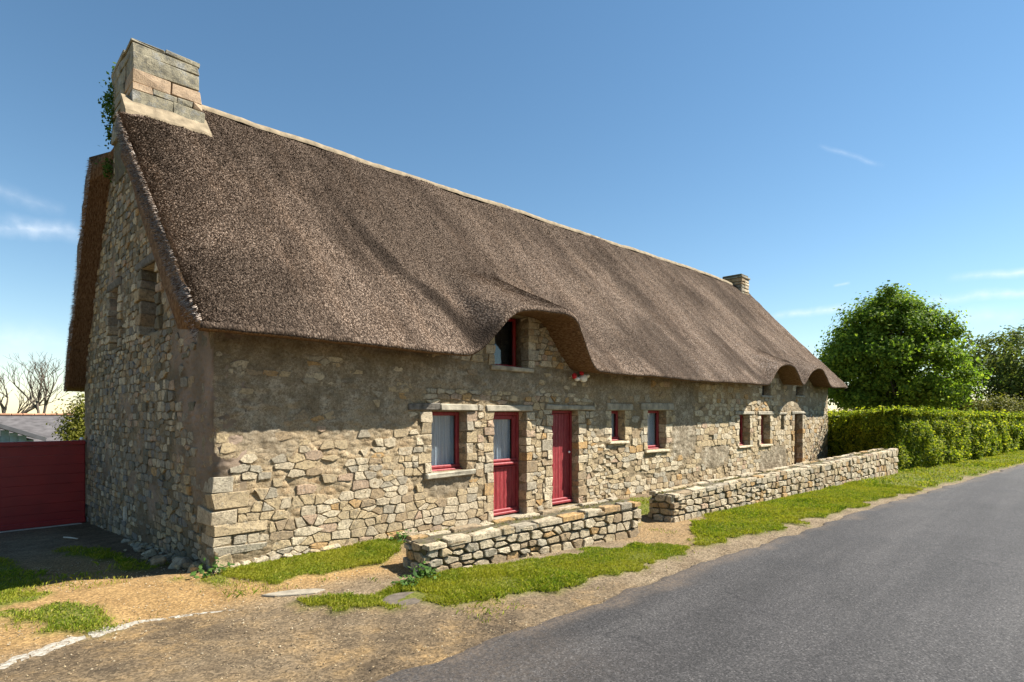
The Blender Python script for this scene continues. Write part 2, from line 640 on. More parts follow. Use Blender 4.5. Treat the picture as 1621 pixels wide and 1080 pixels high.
def block(name, c, s, mat, parent=None, bev=.012, jit=0.0, R=None):
    V, F = block_vf(c, s, bev, jit, R)
    return mesh(name, V, F, mat, parent)


def rotz(a):
    return np.array([[math.cos(a), -math.sin(a), 0], [math.sin(a), math.cos(a), 0], [0, 0, 1]])


class MB:
    def __init__(s):
        s.V, s.F, s.M, s.n = [], [], [], 0

    def add(s, V, F, m=0):
        s.V.append(np.asarray(V, float))
        for f in F:
            s.F.append([i + s.n for i in f])
            s.M.append(m)
        s.n += len(V)

    def box(s, c, sz, bev=.008, jit=0, m=0, R=None):
        V, F = block_vf(c, sz, bev, jit, R)
        s.add(V, F, m)

    def tube(s, P, Rr, n=6, m=0):
        P = np.asarray(P, float)
        V, F = [], []
        for i, p in enumerate(P):
            t = P[min(i + 1, len(P) - 1)] - P[max(i - 1, 0)]
            t = t / (np.linalg.norm(t) + 1e-9)
            a = np.cross(t, (0, 0, 1) if abs(t[2]) < .9 else (1, 0, 0))
            a /= np.linalg.norm(a)
            b = np.cross(t, a)
            for k in range(n):
                w = 2 * math.pi * k / n
                V.append(p + Rr[i] * (math.cos(w) * a + math.sin(w) * b))
        for i in range(len(P) - 1):
            for k in range(n):
                k2 = (k + 1) % n
                F.append([i * n + k, i * n + k2, (i + 1) * n + k2, (i + 1) * n + k])
        F.append(list(range(n))[::-1])
        F.append([(len(P) - 1) * n + k for k in range(n)])
        s.add(V, F, m)

    def build(s, name, mats, parent=None, smooth=False):
        return mesh(name, np.concatenate(s.V), s.F, mats, parent, s.M, smooth)


def ball(c, r, n=8, k=6, jit=.08, squash=1.0):
    V, F = [], []
    for i in range(1, k):
        th = math.pi * i / k
        for j in range(n):
            ph = 2 * math.pi * j / n
            rr = r * (1 + (random.random() - .5) * 2 * jit)
            V.append((c[0] + rr * math.sin(th) * math.cos(ph), c[1] + rr * math.sin(th) * math.sin(ph), c[2] + squash * rr * math.cos(th)))
    V.append((c[0], c[1], c[2] + r * squash))
    V.append((c[0], c[1], c[2] - r * squash))
    t, b = len(V) - 2, len(V) - 1
    for i in range(k - 2):
        for j in range(n):
            j2 = (j + 1) % n
            F.append([i * n + j, (i + 1) * n + j, (i + 1) * n + j2, i * n + j2])
    for j in range(n):
        j2 = (j + 1) % n
        F.append([t, j, j2])
        F.append([b, (k - 2) * n + j2, (k - 2) * n + j])
    return np.array(V), F


# ------------------------------------------------------------------ ground
def gz(x, y):
    x, y = np.asarray(x, float), np.asarray(y, float)
    far = -.058 * np.clip(y - .1, 0, 34)
    near = -.058 * np.clip(y - .1, 0, 34)
    w = sstep(20, 30, x)
    return (near * (1 - w) + far * .55 * w) + 0 * x


def inpoly(x, y, P):
    x, y = np.asarray(x), np.asarray(y)
    r = np.zeros(x.shape, bool)
    n = len(P)
    for i in range(n):
        (x1, y1), (x2, y2) = P[i], P[(i + 1) % n]
        c = ((y1 > y) != (y2 > y)) & (x < (x2 - x1) * (y - y1) / (y2 - y1 + 1e-12) + x1)
        r ^= c
    return r


def pdist(x, y, P):
    d = np.full(np.shape(x), 1e9)
    n = len(P)
    for i in range(n):
        (x1, y1), (x2, y2) = P[i], P[(i + 1) % n]
        dx, dy = x2 - x1, y2 - y1
        t = np.clip(((x - x1) * dx + (y - y1) * dy) / (dx * dx + dy * dy + 1e-12), 0, 1)
        d = np.minimum(d, np.hypot(x - x1 - t * dx, y - y1 - t * dy))
    return np.where(inpoly(x, y, P), d, -d)


GRASS = {
    'a': [(.7, -2.0), (1.12, -1.83), (1.5, -1.9), (1.7, -1.75), (2.08, -1.9), (3.21, -2.15), (4.57, -2.8), (4.75, -3.12), (4.34, -3.35), (3.27, -3.27), (2.15, -3.13), (1.33, -2.92), (.88, -2.6), (.75, -2.3), (.38, -2.05), (.26, -1.66), (.54, -1.62)],
    'b': [(.12, .1), (.6, .1), (1.2, .1), (2.3, .1), (2.1, -.5), (1.82, -.8), (1.1, -1.05), (.3, -.95), (.09, -.5)],
    'c': [(4.7, -3.15), (5.5, -2.95), (6.4, -2.55), (6.9, -2.15), (8.22, -2.1), (11.17, -2.3), (16, -2.8), (17.9, -2.6), (33, -4.3), (60, -8), (60, -10.0), (40, -6.9), (25.17, -5.27), (13.78, -4.1), (8.87, -3.7), (6.43, -3.45), (5.12, -3.3)],
    'gap': [(5.2, -1.9), (5.9, -1.75), (6.6, -1.2), (6.6, -.3), (5.6, -.3)],
    'l1': [(-3, 1.0), (-1.70, .95), (-1.42, .55), (-1.50, .06), (-3, -.1)],
    'l2': [(-1.9, -.18), (-1.62, -.10), (-1.34, -.16), (-1.27, -.6), (-1.12, -1.05), (-1.25, -1.18), (-1.49, -.95), (-1.69, -.49)],
    'l3': [(-1.57, 3.32), (-1.42, 2.02), (-1.47, .97), (-3, 1.06), (-3, 4.2)],
    'sh': [(-.82, 3.7), (-.55, 3.1), (-.30, .97), (-.45, .65), (-.72, 1.81), (-.92, 2.9)],
    'cor': [(-.53, .28), (-.27, -.07), (-.02, -.42), (.05, -.85), (-.34, -.36), (-.56, .02)],
    'field': [(-60, 9), (60, 9), (90, 400), (-300, 400)],
    'behind_wall': [(6.4, -.4), (17.5, -.4), (17.5, -2.3), (6.5, -1.6)],
}
EDGE = [(-60, -3.3), (-6, -3.5), (-.18, -3.55), (1.02, -3.57), (2.77, -3.6), (5.6, -3.73), (12.55, -4.22), (24.48, -5.31), (40, -7.1), (60, -10.2), (100, -18), (300, -70)]
EX, EY = np.array([e[0] for e in EDGE]), np.array([e[1] for e in EDGE])


def edge_y(x):
    return np.interp(x, EX, EY)


def grass_mask(x, y, soft=.12, keys=None):
    g = np.zeros(np.shape(x))
    for k, P in GRASS.items():
        if keys and k not in keys:
            continue
        d = pdist(x, y, P)
        nz = fbm(x * 3.2, y * 3.2, 0, 5, 4) * (.16 if k != 'field' else 1)
        g = np.maximum(g, sstep(-soft, soft, d + nz))
    return g


def axis(lo, hi, st, far):
    a = list(np.arange(lo, hi + 1e-6, st))
    s, v = st, hi
    while v < far:
        s *= 1.35
        v += s
        a.append(v)
    s, v = st, lo
    while v > -far:
        s *= 1.35
        v -= s
        a.insert(0, v)
    return np.array(a)


gx, gy = axis(-3.2, 30, .09, 900), axis(-5.5, 8, .07, 900)
X, Y = np.meshgrid(gx, gy, indexing='ij')
Z = gz(X, Y)
nearw = (np.abs(X) < 60) & (np.abs(Y) < 40)
Z = Z + np.where(nearw, fbm(X * 1.5, Y * 1.5, 0, 3, 5) * .012, 0) - .004
gm = grass_mask(X, Y)
dE = Y - edge_y(X)
Z = Z + gm * .02 * sstep(.25, .6, dE) - .012 * sstep(.35, 0, dE)
sandm = sstep(-1.75, -1.0, Y + .18 * fbm(X * 2, Y * 2, 0, 9)) * sstep(3.0, 1.2, X) * sstep(4.5, 1.0, Y)
sandm = np.maximum(sandm, .55 * sstep(4.2, 5.0, X) * sstep(8.5, 6, X) * sstep(-3.4, -3.0, Y))
lineY = np.interp(X, [-3, -1.87, -1.46, -.98, -.4, .3, 1, 3], [-2, -1.5, -1.32, -1.24, -1.38, -1.7, -2.7, -3.3])
tarm = sstep(.06, -.12, Y - lineY + .10 * fbm(X * 2.5, Y * 2.5, 0, 12)) * sstep(3.6, 1.6, X)
tarm *= .75 + .25 * fbm(X * 1.2, Y * 1.2, 0, 33)
dirtm = sstep(.5, .15, np.abs(X + .25)) * sstep(-.1, .6, Y) * sstep(7.6, 6.5, Y) * .9
dirtm = np.maximum(dirtm, .45 * sstep(.55, .2, np.abs(Y + .25)) * sstep(-.2, .2, X) * (X < 22))
nx, ny = len(gx), len(gy)
ii = np.arange(nx * ny).reshape(nx, ny)
Q = np.stack([ii[:-1, :-1], ii[1:, :-1], ii[1:, 1:], ii[:-1, 1:]], -1).reshape(-1, 4)
ground = mesh('ground', np.stack([X, Y, Z], -1).reshape(-1, 3), Q, 'ground_soil', smooth=True,
              attrs={'grass': np.clip(gm, 0, 1).ravel(), 'sand': sandm.ravel(), 'tarmac': np.clip(tarm, 0, 1).ravel(), 'dirt': np.clip(dirtm, 0, 1).ravel()})
tag(ground, 'sandy gravel ground around the thatched cottage', kind='structure')

# road sheet
rx = np.concatenate([np.arange(-60, -4, 2.), np.arange(-4, 26, .07), np.arange(26, 300, 2.5)])
rv = np.concatenate([np.arange(0, .5, .05), np.arange(.5, 6.61, .3)])
RX, RV = np.meshgrid(rx, rv, indexing='ij')
en = (fbm(RX * 3, 0 * RX, 0, 21, 5) * .05 + .03 * fbm(RX * .7, 0 * RX, 0, 25, 2)) * np.clip(1 - RV / .5, 0, 1)
RY = edge_y(RX) - RV + en
RZ = .010 + .02 * sstep(0, 1.5, RV) - .016 * (RV < .01) + .003 * fbm(RX * 2, RY * 2, 0, 4, 3)
dust = sstep(.30, .0, RV + .14 * fbm(RX * 2.2, RY * 2.2, 0, 8)) * .75
dust = np.maximum(dust, .5 * sstep(1.8, -.6, RX + 0.55 * (RV - .3) + .5 * fbm(RX, RY, 0, 18)))
n1, n2 = RX.shape
ii = np.arange(n1 * n2).reshape(n1, n2)
Q = np.stack([ii[:-1, :-1], ii[:-1, 1:], ii[1:, 1:], ii[1:, :-1]], -1).reshape(-1, 4)
road = mesh('road', np.stack([RX, RY, RZ], -1).reshape(-1, 3), Q, 'asphalt', smooth=True, attrs={'dust': np.clip(dust, 0, 1).ravel()})
tag(road, 'grey asphalt road passing in front of the cottage', kind='structure')

def gsample(x, y):
    i = int(np.clip(np.searchsorted(gx, x) - 1, 0, len(gx) - 2))
    j = int(np.clip(np.searchsorted(gy, y) - 1, 0, len(gy) - 2))
    a, b = (x - gx[i]) / (gx[i + 1] - gx[i]), (y - gy[j]) / (gy[j + 1] - gy[j])
    return float(Z[i, j] * (1 - a) * (1 - b) + Z[i + 1, j] * a * (1 - b) + Z[i, j + 1] * (1 - a) * b + Z[i + 1, j + 1] * a * b)


# worn white line at the mouth of the drive
lx = np.arange(-3.2, -.28, .012)
ly = np.interp(lx, [-3.2, -1.87, -1.46, -1.2, -.98, -.6, -.3], [-2.05, -1.52, -1.30, -1.225, -1.20, -1.29, -1.41])
lw = np.interp(lx, [-3.2, -1.46, -1.1, -.9, -.6, -.3], [.085, .078, .066, .034, .02, .016])
VV, FF = [], []
for i, x in enumerate(lx):
    n1_ = .6 * float(fbm(x * 14, 3.3, 0, 2)) * lw[i]
    n2_ = .6 * float(fbm(x * 14, 9.3, 0, 3)) * lw[i]
    g = float(gz(x, ly[i]))
    for t, o in ((-1, n1_), (0, 0), (1, n2_)):
        yy = ly[i] + t * lw[i] + o
        VV.append((x, yy, gsample(x, yy) + (.0035 if t == 0 else .0015)))
    if i:
        a = (i - 1) * 3
        for k in (0, 1):
            if vnoise(x * 30, k * 5.0, 0, 8) > (-.75 if x < -.9 else -.45):
                FF.append([a + k, a + 3 + k, a + 4 + k, a + k + 1])
line = mesh('painted_line', VV, FF, 'faded_line')
tag(line, 'worn white painted line across the mouth of the sandy drive', kind='structure')

# ------------------------------------------------------------------ the cottage
cottage = empty('thatched_cottage')
tag(cottage, 'long stone cottage with brown thatched roof and red doors', 'cottage')

XE = 21.4


def lip_base(x):
    return np.interp(x, [-1, 0, 3.3, 6.3, 10, 14.3, 17, 21.5], [2.60, 2.60, 2.57, 2.49, 2.48, 2.53, 2.60, 2.67])


BUMPS = [([3.30, 3.5, 3.7, 3.9, 4.08, 4.35, 4.8, 5.2, 5.45, 5.7, 5.95, 6.15, 6.32],
          [0., .12, .36, .62, .74, .80, .83, .84, .78, .52, .26, .08, 0.]),
         ([14.25, 14.5, 14.8, 15.1, 15.5, 15.9, 16.25, 16.55, 16.8, 17.0], [0, .14, .38, .54, .60, .60, .54, .32, .10, 0.]),
         ([17.05, 17.3, 17.6, 17.9, 18.3, 18.65, 18.95, 19.3, 19.6, 19.85], [0, .14, .36, .48, .57, .59, .54, .32, .10, 0.])]


def lip(x):
    x = np.asarray(x, float)
    b = 0
    for xs, zs in BUMPS:
        acc = 0
        for o in (-.10, -.05, 0, .05, .10):
            acc = acc + np.interp(x + o, xs, zs)
        b = b + acc / 5
    return lip_base(x) + b


def yo(x):
    # the thatch stands further out where it lifts over the dormers
    return -.56 - np.where(np.asarray(x) < 10, .20, .0) * np.clip((lip(x) - lip_base(x)) / .8, 0, 1)




def ridge_y(x):
    return 4.0 - .038 * x


def ridge_z(x):
    return 7.03 + .008 * np.sin(x * .9) + .006 * np.sin(x * 2.3 + 1) - .10 * sstep(18, 21.5, x)


def roof_top(x, y):
    Lb, L, yr, zr = lip_base(x), lip(x), ridge_y(x), ridge_z(x)
    YO = -.56
    s = (zr - Lb - .10) / (yr - YO)
    P = Lb + .10 + (y - YO) * s
    g = .50
    E = L + .10 + (y - yo(x)) * g
    k = .16
    bumpy = sstep(0.0, .12, L - Lb)
    h = np.clip(.5 + .5 * (E - P) / k, 0, 1)
    sm = P + (E - P) * h + k * h * (1 - h)
    z = P * (1 - bumpy) + sm * bumpy
    # slight sag of the long slope
    t = (y - YO) / (yr - YO)
    return z - .05 * np.sin(np.pi * np.clip(t, 0, 1)) + .05 * sstep(.85, 1, t) * 0


def back_top(dy, zr):
    # the back slope is steeper and bows out
    return np.interp(dy, [0, 1.3, 2.1, 2.8, 3.3, 3.87], [0, -.93, -2.03, -3.08, -3.75, -4.72]) + zr


# roof mesh: closed cross-section swept along x
xs = np.concatenate([np.arange(-.30, 8, .05), np.arange(8, 21.58, .07), [21.6]])
tf = np.linspace(0, 1, 84)
ring = []
nF = len(tf)
for j in range(nF):
    ring.append(('top', tf[j]))
ring += [('lip', 0), ('lip', 1), ('lip', 2), ('lip', 3)]
ring += [('sof', t) for t in (0.15, .4, .7, 1.0)]
ring += [('in', t) for t in np.linspace(.12, 1, 12)]
ring += [('bin', t) for t in np.linspace(.1, .9, 10)]
ring += [('bsof', t) for t in (0, 1)]
ring += [('btop', t) for t in np.linspace(0, .98, 36)]
cols = []
for kind, t in ring:
    yr, zr, L = ridge_y(xs), ridge_z(xs), lip(xs)
    yb = yr + 3.87       # back lip
    Lk = 2.2 + 0 * xs
    if kind == 'top':
        y = yr + (yo(xs) - yr) * t
        z = roof_top(xs, y)
    elif kind == 'lip':
        y = yo(xs) + np.array([-.022, -.032, -.022, .01])[t] + 0 * xs
        z = L + np.array([.075, .045, .015, 0.0])[t]
    elif kind == 'sof':
        y = yo(xs) + .01 + (.25 - yo(xs)) * t
        z = L + .09 * t
    elif kind == 'in':
        y0 = .30
        y = y0 + (yr - y0) * t
        zi0 = L + .12
        z = np.minimum(zi0 + (zr - .40 - zi0) * t, roof_top(xs, y) - .36)
    elif kind == 'bin':
        y1 = yb - .32
        y = yr + (y1 - yr) * t
        z = back_top(y - yr, zr) - .36
    elif kind == 'bsof':
        y = yb - .32 + .32 * t
        z = Lk + .10 - .10 * t
    else:
        y = yb + (yr - yb) * t
        z = back_top(y - yr, zr)
    cols.append(np.stack([xs + 0 * y, y, z], -1))
RVt = np.stack(cols, 1)      # nx, nring, 3
nxr, nrg = RVt.shape[:2]
isTop = np.array([k in ('top', 'btop') for k, t in ring])
dispw = np.array([1. if k in ('top', 'btop') else (.5 if k == 'lip' else .25) for k, t in ring])
fy_ = 1 - sstep(3.06, 3.26, RVt[..., 1]) * sstep(5.3, 5.05, RVt[..., 1])
RVt[..., 0] = np.where(RVt[..., 0] < 0, RVt[..., 0] * fy_ + .02 * (1 - fy_), RVt[..., 0])
PX, PY, PZ = RVt[..., 0], RVt[..., 1], RVt[..., 2]
dn = (fbm(PX * 1.1, PY * .45, PZ * .45, 41, 3) * .030 + fbm(PX * 7, PY * 4.5, PZ * 4.5, 45, 4) * .008)
RVt[..., 2] += dn * dispw
RVt[..., 1] -= dn * dispw * .5
vedge = np.where(np.arange(nxr) < 1, -1, np.where(np.arange(nxr) >= nxr - 1, 1, 0))
RVt[..., 0] += vedge[:, None] * .025 * fbm(PY * 5, PZ * 5, 0, 50, 4)
# the verge of the front slope droops inwards a little at the eave corner
ii = np.arange(nxr * nrg).reshape(nxr, nrg)
jj = (np.arange(nrg) + 1) % nrg
Q = np.stack([ii[:-1], ii[1:], ii[1:][:, jj], ii[:-1][:, jj]], -1).reshape(-1, 4)
fk = np.array([0 if (ring[j][0] in ('top', 'btop', 'lip') and not (ring[j][0] == 'lip' and ring[j][1] >= 2)) else 1 for j in range(nrg)])
MI = np.tile(fk, nxr - 1)
# end caps: front half and back half as strips between outer and inner
caps = []
jin = [j for j in range(nrg) if ring[j][0] == 'in']
jbin = [j for j in range(nrg) if ring[j][0] == 'bin']
jt = [j for j in range(nrg) if ring[j][0] == 'top']
jbt = [j for j in range(nrg) if ring[j][0] == 'btop']
jlip = [j for j in range(nrg) if ring[j][0] in ('lip', 'sof')]
F = [list(q) for q in Q]
for col, flip in ((0, False), (nxr - 1, True)):
    inner = jin[::-1]                      # from ridge down to eave
    # front: quads from outer top (ridge->eave) to inner (ridge->eave)
    k = len(inner)
    o = [jt[int(round(i * (nF - 1) / (k - 1)))] for i in range(k)]
    for i in range(k - 1):
        outer_run = list(range(o[i], o[i + 1] + 1))
        f = [ii[col, a] for a in outer_run] + [ii[col, inner[i + 1]], ii[col, inner[i]]]
        F.append(f if not flip else f[::-1])
    f = [ii[col, jt[-1]]] + [ii[col, a] for a in jlip] + [ii[col, jin[0]]]
    F.append(f if not flip else f[::-1])
    binner = [jin[-1]] + jbin
    kb = len(binner)
    bo = [jt[0]] + [jbt[::-1][int(round(i * (len(jbt) - 1) / (kb - 2)))] for i in range(kb - 1)]
    for i in range(kb - 1):
        if i == 0:
            outer_run = [bo[0]] + [j for j in jbt[::-1] if j >= bo[1]]
        else:
            outer_run = [j for j in jbt[::-1] if bo[i + 1] <= j <= bo[i]]
        f = [ii[col, a] for a in outer_run] + [ii[col, binner[i + 1]], ii[col, binner[i]]]
        F.append(f[::-1] if not flip else f)
    js = [j for j in range(nrg) if ring[j][0] == 'bsof']
    f = [ii[col, jbt[0]], ii[col, js[1]], ii[col, js[0]], ii[col, jbin[-1]]]
    F.append(f[::-1] if not flip else f)
MI = list(MI) + [1] * (len(F) - len(MI))
def roof_damp_shade(x, y):  # weathered patches, plus eyebrow shade painted into the thatch colour
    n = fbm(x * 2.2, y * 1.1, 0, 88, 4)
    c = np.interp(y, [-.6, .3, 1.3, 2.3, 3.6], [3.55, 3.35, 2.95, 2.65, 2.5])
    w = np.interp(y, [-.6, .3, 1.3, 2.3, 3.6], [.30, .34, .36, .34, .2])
    d = sstep(1.0, .1, np.abs(x - c) / w + .45 * n) * np.interp(y, [-.6, .6, 1.8, 3.2], [1., 1., .85, .1])  # damp valley, darkened to stand for the near eyebrow's shade
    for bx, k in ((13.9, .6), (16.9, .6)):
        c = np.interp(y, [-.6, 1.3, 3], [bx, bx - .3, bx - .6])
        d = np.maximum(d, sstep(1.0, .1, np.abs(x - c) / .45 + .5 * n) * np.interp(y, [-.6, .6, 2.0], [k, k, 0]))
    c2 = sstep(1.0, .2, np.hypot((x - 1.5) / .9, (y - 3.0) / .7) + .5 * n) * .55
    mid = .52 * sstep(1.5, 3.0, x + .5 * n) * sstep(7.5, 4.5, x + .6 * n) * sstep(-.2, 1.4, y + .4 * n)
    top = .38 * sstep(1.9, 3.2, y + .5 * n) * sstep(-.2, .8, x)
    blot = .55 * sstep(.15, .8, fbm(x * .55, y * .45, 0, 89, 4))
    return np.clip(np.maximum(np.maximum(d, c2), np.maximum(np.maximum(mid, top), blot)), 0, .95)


rf_xy = RVt.reshape(-1, 3)
roof = mesh('roof', rf_xy, F, ['thatch', 'thatch_underside'], cottage, MI, smooth=True, attrs={'damp_shade': roof_damp_shade(rf_xy[:, 0], rf_xy[:, 1])})

# reed ends standing out of the thatch
NR = 300000
u = rng.random(NR)
rxp = -.3 + 21.9 * u**1.9
tt = rng.random(NR)**.95
ok = ~((rxp < .03) & (ridge_y(rxp) + (yo(rxp) - ridge_y(rxp)) * tt > 3.08))
rxp, tt = rxp[ok], tt[ok]
NR = len(rxp)
ry = ridge_y(rxp) + (yo(rxp) - ridge_y(rxp)) * tt
rz = roof_top(rxp, ry)
e = .02
zx = (roof_top(rxp + e, ry) - roof_top(rxp - e, ry)) / (2 * e)
zy = (roof_top(rxp, ry + e) - roof_top(rxp, ry - e)) / (2 * e)
dn = (fbm(rxp * 1.1, ry * .45, rz * .45, 41, 3) * .030 + fbm(rxp * 7, ry * 4.5, rz * 4.5, 45, 4) * .008)
rz = rz + dn
ry = ry - dn * .5
nrm = np.stack([-zx, -zy, np.ones(NR)], -1)
nrm /= np.linalg.norm(nrm, axis=1)[:, None]
dwn = np.stack([0 * zx, -np.ones(NR), -zy], -1)
dwn -= nrm * (dwn * nrm).sum(1)[:, None]
dwn /= np.linalg.norm(dwn, axis=1)[:, None]
sid = np.cross(nrm, dwn)
dist = np.linalg.norm(np.stack([rxp, ry, rz], -1) - CAM, axis=1)
ln = (.016 + .018 * rng.random(NR)) * np.clip(dist / 9, .8, 1.6)
wd = (.0028 + .003 * rng.random(NR)) * np.clip(dist / 8, .8, 2.2)
B0 = np.stack([rxp, ry, rz], -1) - nrm * .01 - dwn * ln[:, None] * .5
tip = B0 + dwn * ln[:, None] + nrm * (.010 + .014 * rng.random(NR))[:, None] + sid * ((rng.random(NR) - .5) * .02)[:, None]
tv = np.stack([B0, tip - sid * wd[:, None], tip + sid * wd[:, None]], 1).reshape(-1, 3)
reeds = mesh('reed_ends', tv, np.arange(NR * 3).reshape(-1, 3), 'reed', roof, attrs={'damp_shade': np.repeat(roof_damp_shade(rxp, ry), 3)})
reeds['kind'] = 'stuff'
# straw along the verge of the near gable end
NV = 9000
tt = rng.random(NV)
front = rng.random(NV) < .62
yv = np.where(front, ridge_y(-.3) + (-.56 - ridge_y(-.3)) * tt, 0)
zv = np.where(front, roof_top(np.full(NV, -.3), yv), 0)
yv = np.where(front, yv, ridge_y(-.3) + 3.85 * tt)
zv = np.where(front, zv, back_top(3.85 * tt, ridge_z(-.3)))
ok = (yv < 3.1) | (yv > 5.25)
tt, front, yv, zv = tt[ok], front[ok], yv[ok], zv[ok]
NV = len(tt)
dd = rng.random(NV)**1.3 * .30
P0 = np.stack([np.full(NV, -.29), yv + np.where(front, .62, -.62) * dd, zv - .72 * dd], -1)
dx = np.stack([-.015 - .045 * rng.random(NV), np.where(front, -.04, .04) * rng.random(NV), -.05 * rng.random(NV)], -1)
w_ = np.stack([0 * tt, .004 + 0 * tt, .004 + 0 * tt], -1)
tv = np.stack([P0 - w_, P0 + w_, P0 + dx], 1).reshape(-1, 3)
vs_ = mesh('verge_straw', tv, np.arange(NV * 3).reshape(-1, 3), 'reed', roof)
vs_['kind'] = 'stuff'

# pale cement ridge
rcx = np.arange(1.0, 20.4, .12)
cr = []
for yy, dz in ((-.09, -.10), (-.085, -.06), (-.05, .002), (0, .022), (.05, .002), (.085, -.06), (.09, -.10)):
    cr.append(np.stack([rcx, ridge_y(rcx) + yy + .01 * fbm(rcx * 4, yy, 0, 61), ridge_z(rcx) + dz + .010 * fbm(rcx * 3, yy * 3, 0, 60) + .012], -1))
cr = np.stack(cr, 1)
a, b = cr.shape[:2]
ii = np.arange(a * b).reshape(a, b)
Q = np.stack([ii[:-1, :-1], ii[:-1, 1:], ii[1:, 1:], ii[1:, :-1]], -1).reshape(-1, 4)
mesh('ridge_cap', cr.reshape(-1, 3), Q[:, ::-1].copy(), 'cement', roof, smooth=True)


# ---------------- walls
OPEN = {'window': (2.99, 3.68, .88, 1.78), 'door': (4.25, 5.03, -.02, 1.78), 'door2': (5.70, 6.46, .04, 1.81), 'w3': (7.54, 8.02, 1.19, 1.81),
        'w4': (8.89, 9.69, .95, 1.82), 'w5': (13.63, 14.35, .85, 1.71), 'w6': (15.12, 15.84, .83, 1.71), 'slit': (16.71, 16.98, 1.25, 1.71),
        'd3': (17.88, 18.66, -.02, 1.73), 'sq1': (15.26, 15.89, 2.30, 2.62), 'sq2': (18.12, 18.78, 2.36, 2.66), 'dormer': (4.28, 5.08, 2.54, 3.42)}
GOPEN = {'g1': (2.2, 3.08, 2.9, 3.88), 'g2': (4.5, 5.2, 2.85, 3.86)}


def cellbump(u, v, s=0):
    iu, iv = np.floor(u), np.floor(v)
    best = np.full(u.shape, 9.)
    for a in (-1, 0, 1):
        for b in (-1, 0, 1):
            cu = iu + a + .15 + .7 * _hash(iu + a, iv + b, 0 * iu, s)
            cv = iv + b + .15 + .7 * _hash(iu + a, iv + b, 0 * iu + 1, s)
            best = np.minimum(best, np.hypot(u - cu, v - cv))
    return sstep(.62, .25, best)


def wall_mesh(name, to3d, us, vs, keep, depth, amp, attrs, seed):
    U_, V_ = np.meshgrid(us, vs, indexing='ij')
    D = -.010 * np.clip(1 - attrs['plaster'](U_, V_) - attrs['rose'](U_, V_), 0, 1) + amp * (fbm(U_ * 2.2, V_ * 2.2, 0, seed, 3) * .6 + fbm(U_ * 9, V_ * 11, 0, seed + 9, 5) * .6 + fbm(U_ * 26, V_ * 30, 0, seed + 19, 3) * .32 + 1.0 * (cellbump(U_ * 6, V_ * 9.5, seed) - .5) * sstep(-.5, .4, fbm(U_ * 1.7, V_ * 1.7, 0, seed + 3, 3)))
    nu, nv = U_.shape
    uc, vc = (us[:-1] + us[1:]) / 2, (vs[:-1] + vs[1:]) / 2
    UC, VC = np.meshgrid(uc, vc, indexing='ij')
    K = keep(UC, VC)
    ii = np.arange(nu * nv).reshape(nu, nv)
    q = np.stack([ii[:-1, :-1], ii[1:, :-1], ii[1:, 1:], ii[:-1, 1:]], -1)[K]
    n = nu * nv
    front = to3d(U_.ravel(), V_.ravel(), D.ravel())
    back = to3d(U_.ravel(), V_.ravel(), np.full(n, -depth))
    e = np.concatenate([q[:, [0, 1]], q[:, [1, 2]], q[:, [2, 3]], q[:, [3, 0]]])
    key = e[:, 0].astype(np.int64) * n + e[:, 1]
    rev = e[:, 1].astype(np.int64) * n + e[:, 0]
    bnd = e[~np.isin(key, rev)]
    side = np.stack([bnd[:, 1], bnd[:, 0], bnd[:, 0] + n, bnd[:, 1] + n], -1)
    Fs = np.concatenate([q, q[:, ::-1] + n, side])
    used = np.unique(Fs)
    mp = np.full(2 * n, -1)
    mp[used] = np.arange(len(used))
    V = np.concatenate([front, back])[used]
    at = {k: np.concatenate([f(U_, V_).ravel()] * 2)[used] for k, f in attrs.items()}
    return mesh(name, V, mp[Fs], 'rubble_mortar', cottage, attrs=at, smooth=True)


def snapped(lo, hi, st, br, a=None):
    a = np.arange(lo, hi, st) if a is None else a
    for b in br:
        a = a[np.abs(a - b) > st * .45]
    return np.unique(np.concatenate([a, [hi], np.array(br)]))


def in_open(U_, V_, OP):
    r = np.zeros(U_.shape, bool)
    for a, b, c, d in OP.values():
        r |= (U_ > a) & (U_ < b) & (V_ > c) & (V_ < d)
    return r


front3 = lambda u, v, d: np.stack([u, -d, v], -1)
gable3 = lambda u, v, d: np.stack([-d, u, v], -1)


def patch(x, z, a, b, c, d, s=.08):
    n = .10 * fbm(x * 4, z * 4, 0, 77)
    return sstep(-s, s, np.minimum(np.minimum(x - a, b - x), np.minimum(z - c, d - z)) + n)


def f_plaster(x, z):
    n = fbm(x * 1.6, z * 1.6, 0, 71, 4)
    up = sstep(1.3, 1.75, z + .25 * n) * sstep(2.9, 2.2, x + .2 * n) * .85
    up = np.maximum(up, sstep(2.05, 2.25, z + .15 * n) * sstep(3.9, 3.3, x + .5 * sstep(2.4, 3, z)) * .85)
    up = np.maximum(up, sstep(1.95, 2.2, z + .12 * n) * sstep(2.62, 2.5, z) * (x < 9) * .8)
    up = np.maximum(up, patch(x, z, 10.0, 11.1, .7, 2.6))
    up = np.maximum(up, patch(x, z, 11.3, 13.0, .4, .92) * 1.0)
    up = np.maximum(up, patch(x, z, 15.1, 17.2, -.2, .72))
    up = np.maximum(up, patch(x, z, 7.0, 7.5, 1.3, 2.4) * .8)
    up = np.maximum(up, patch(x, z, 2.85, 3.75, .58, .85, .05) * .8)
    up = np.maximum(up, patch(x, z, 16.6, 21.5, 1.8, 3.0) * .5)
    return np.clip(up, 0, 1)


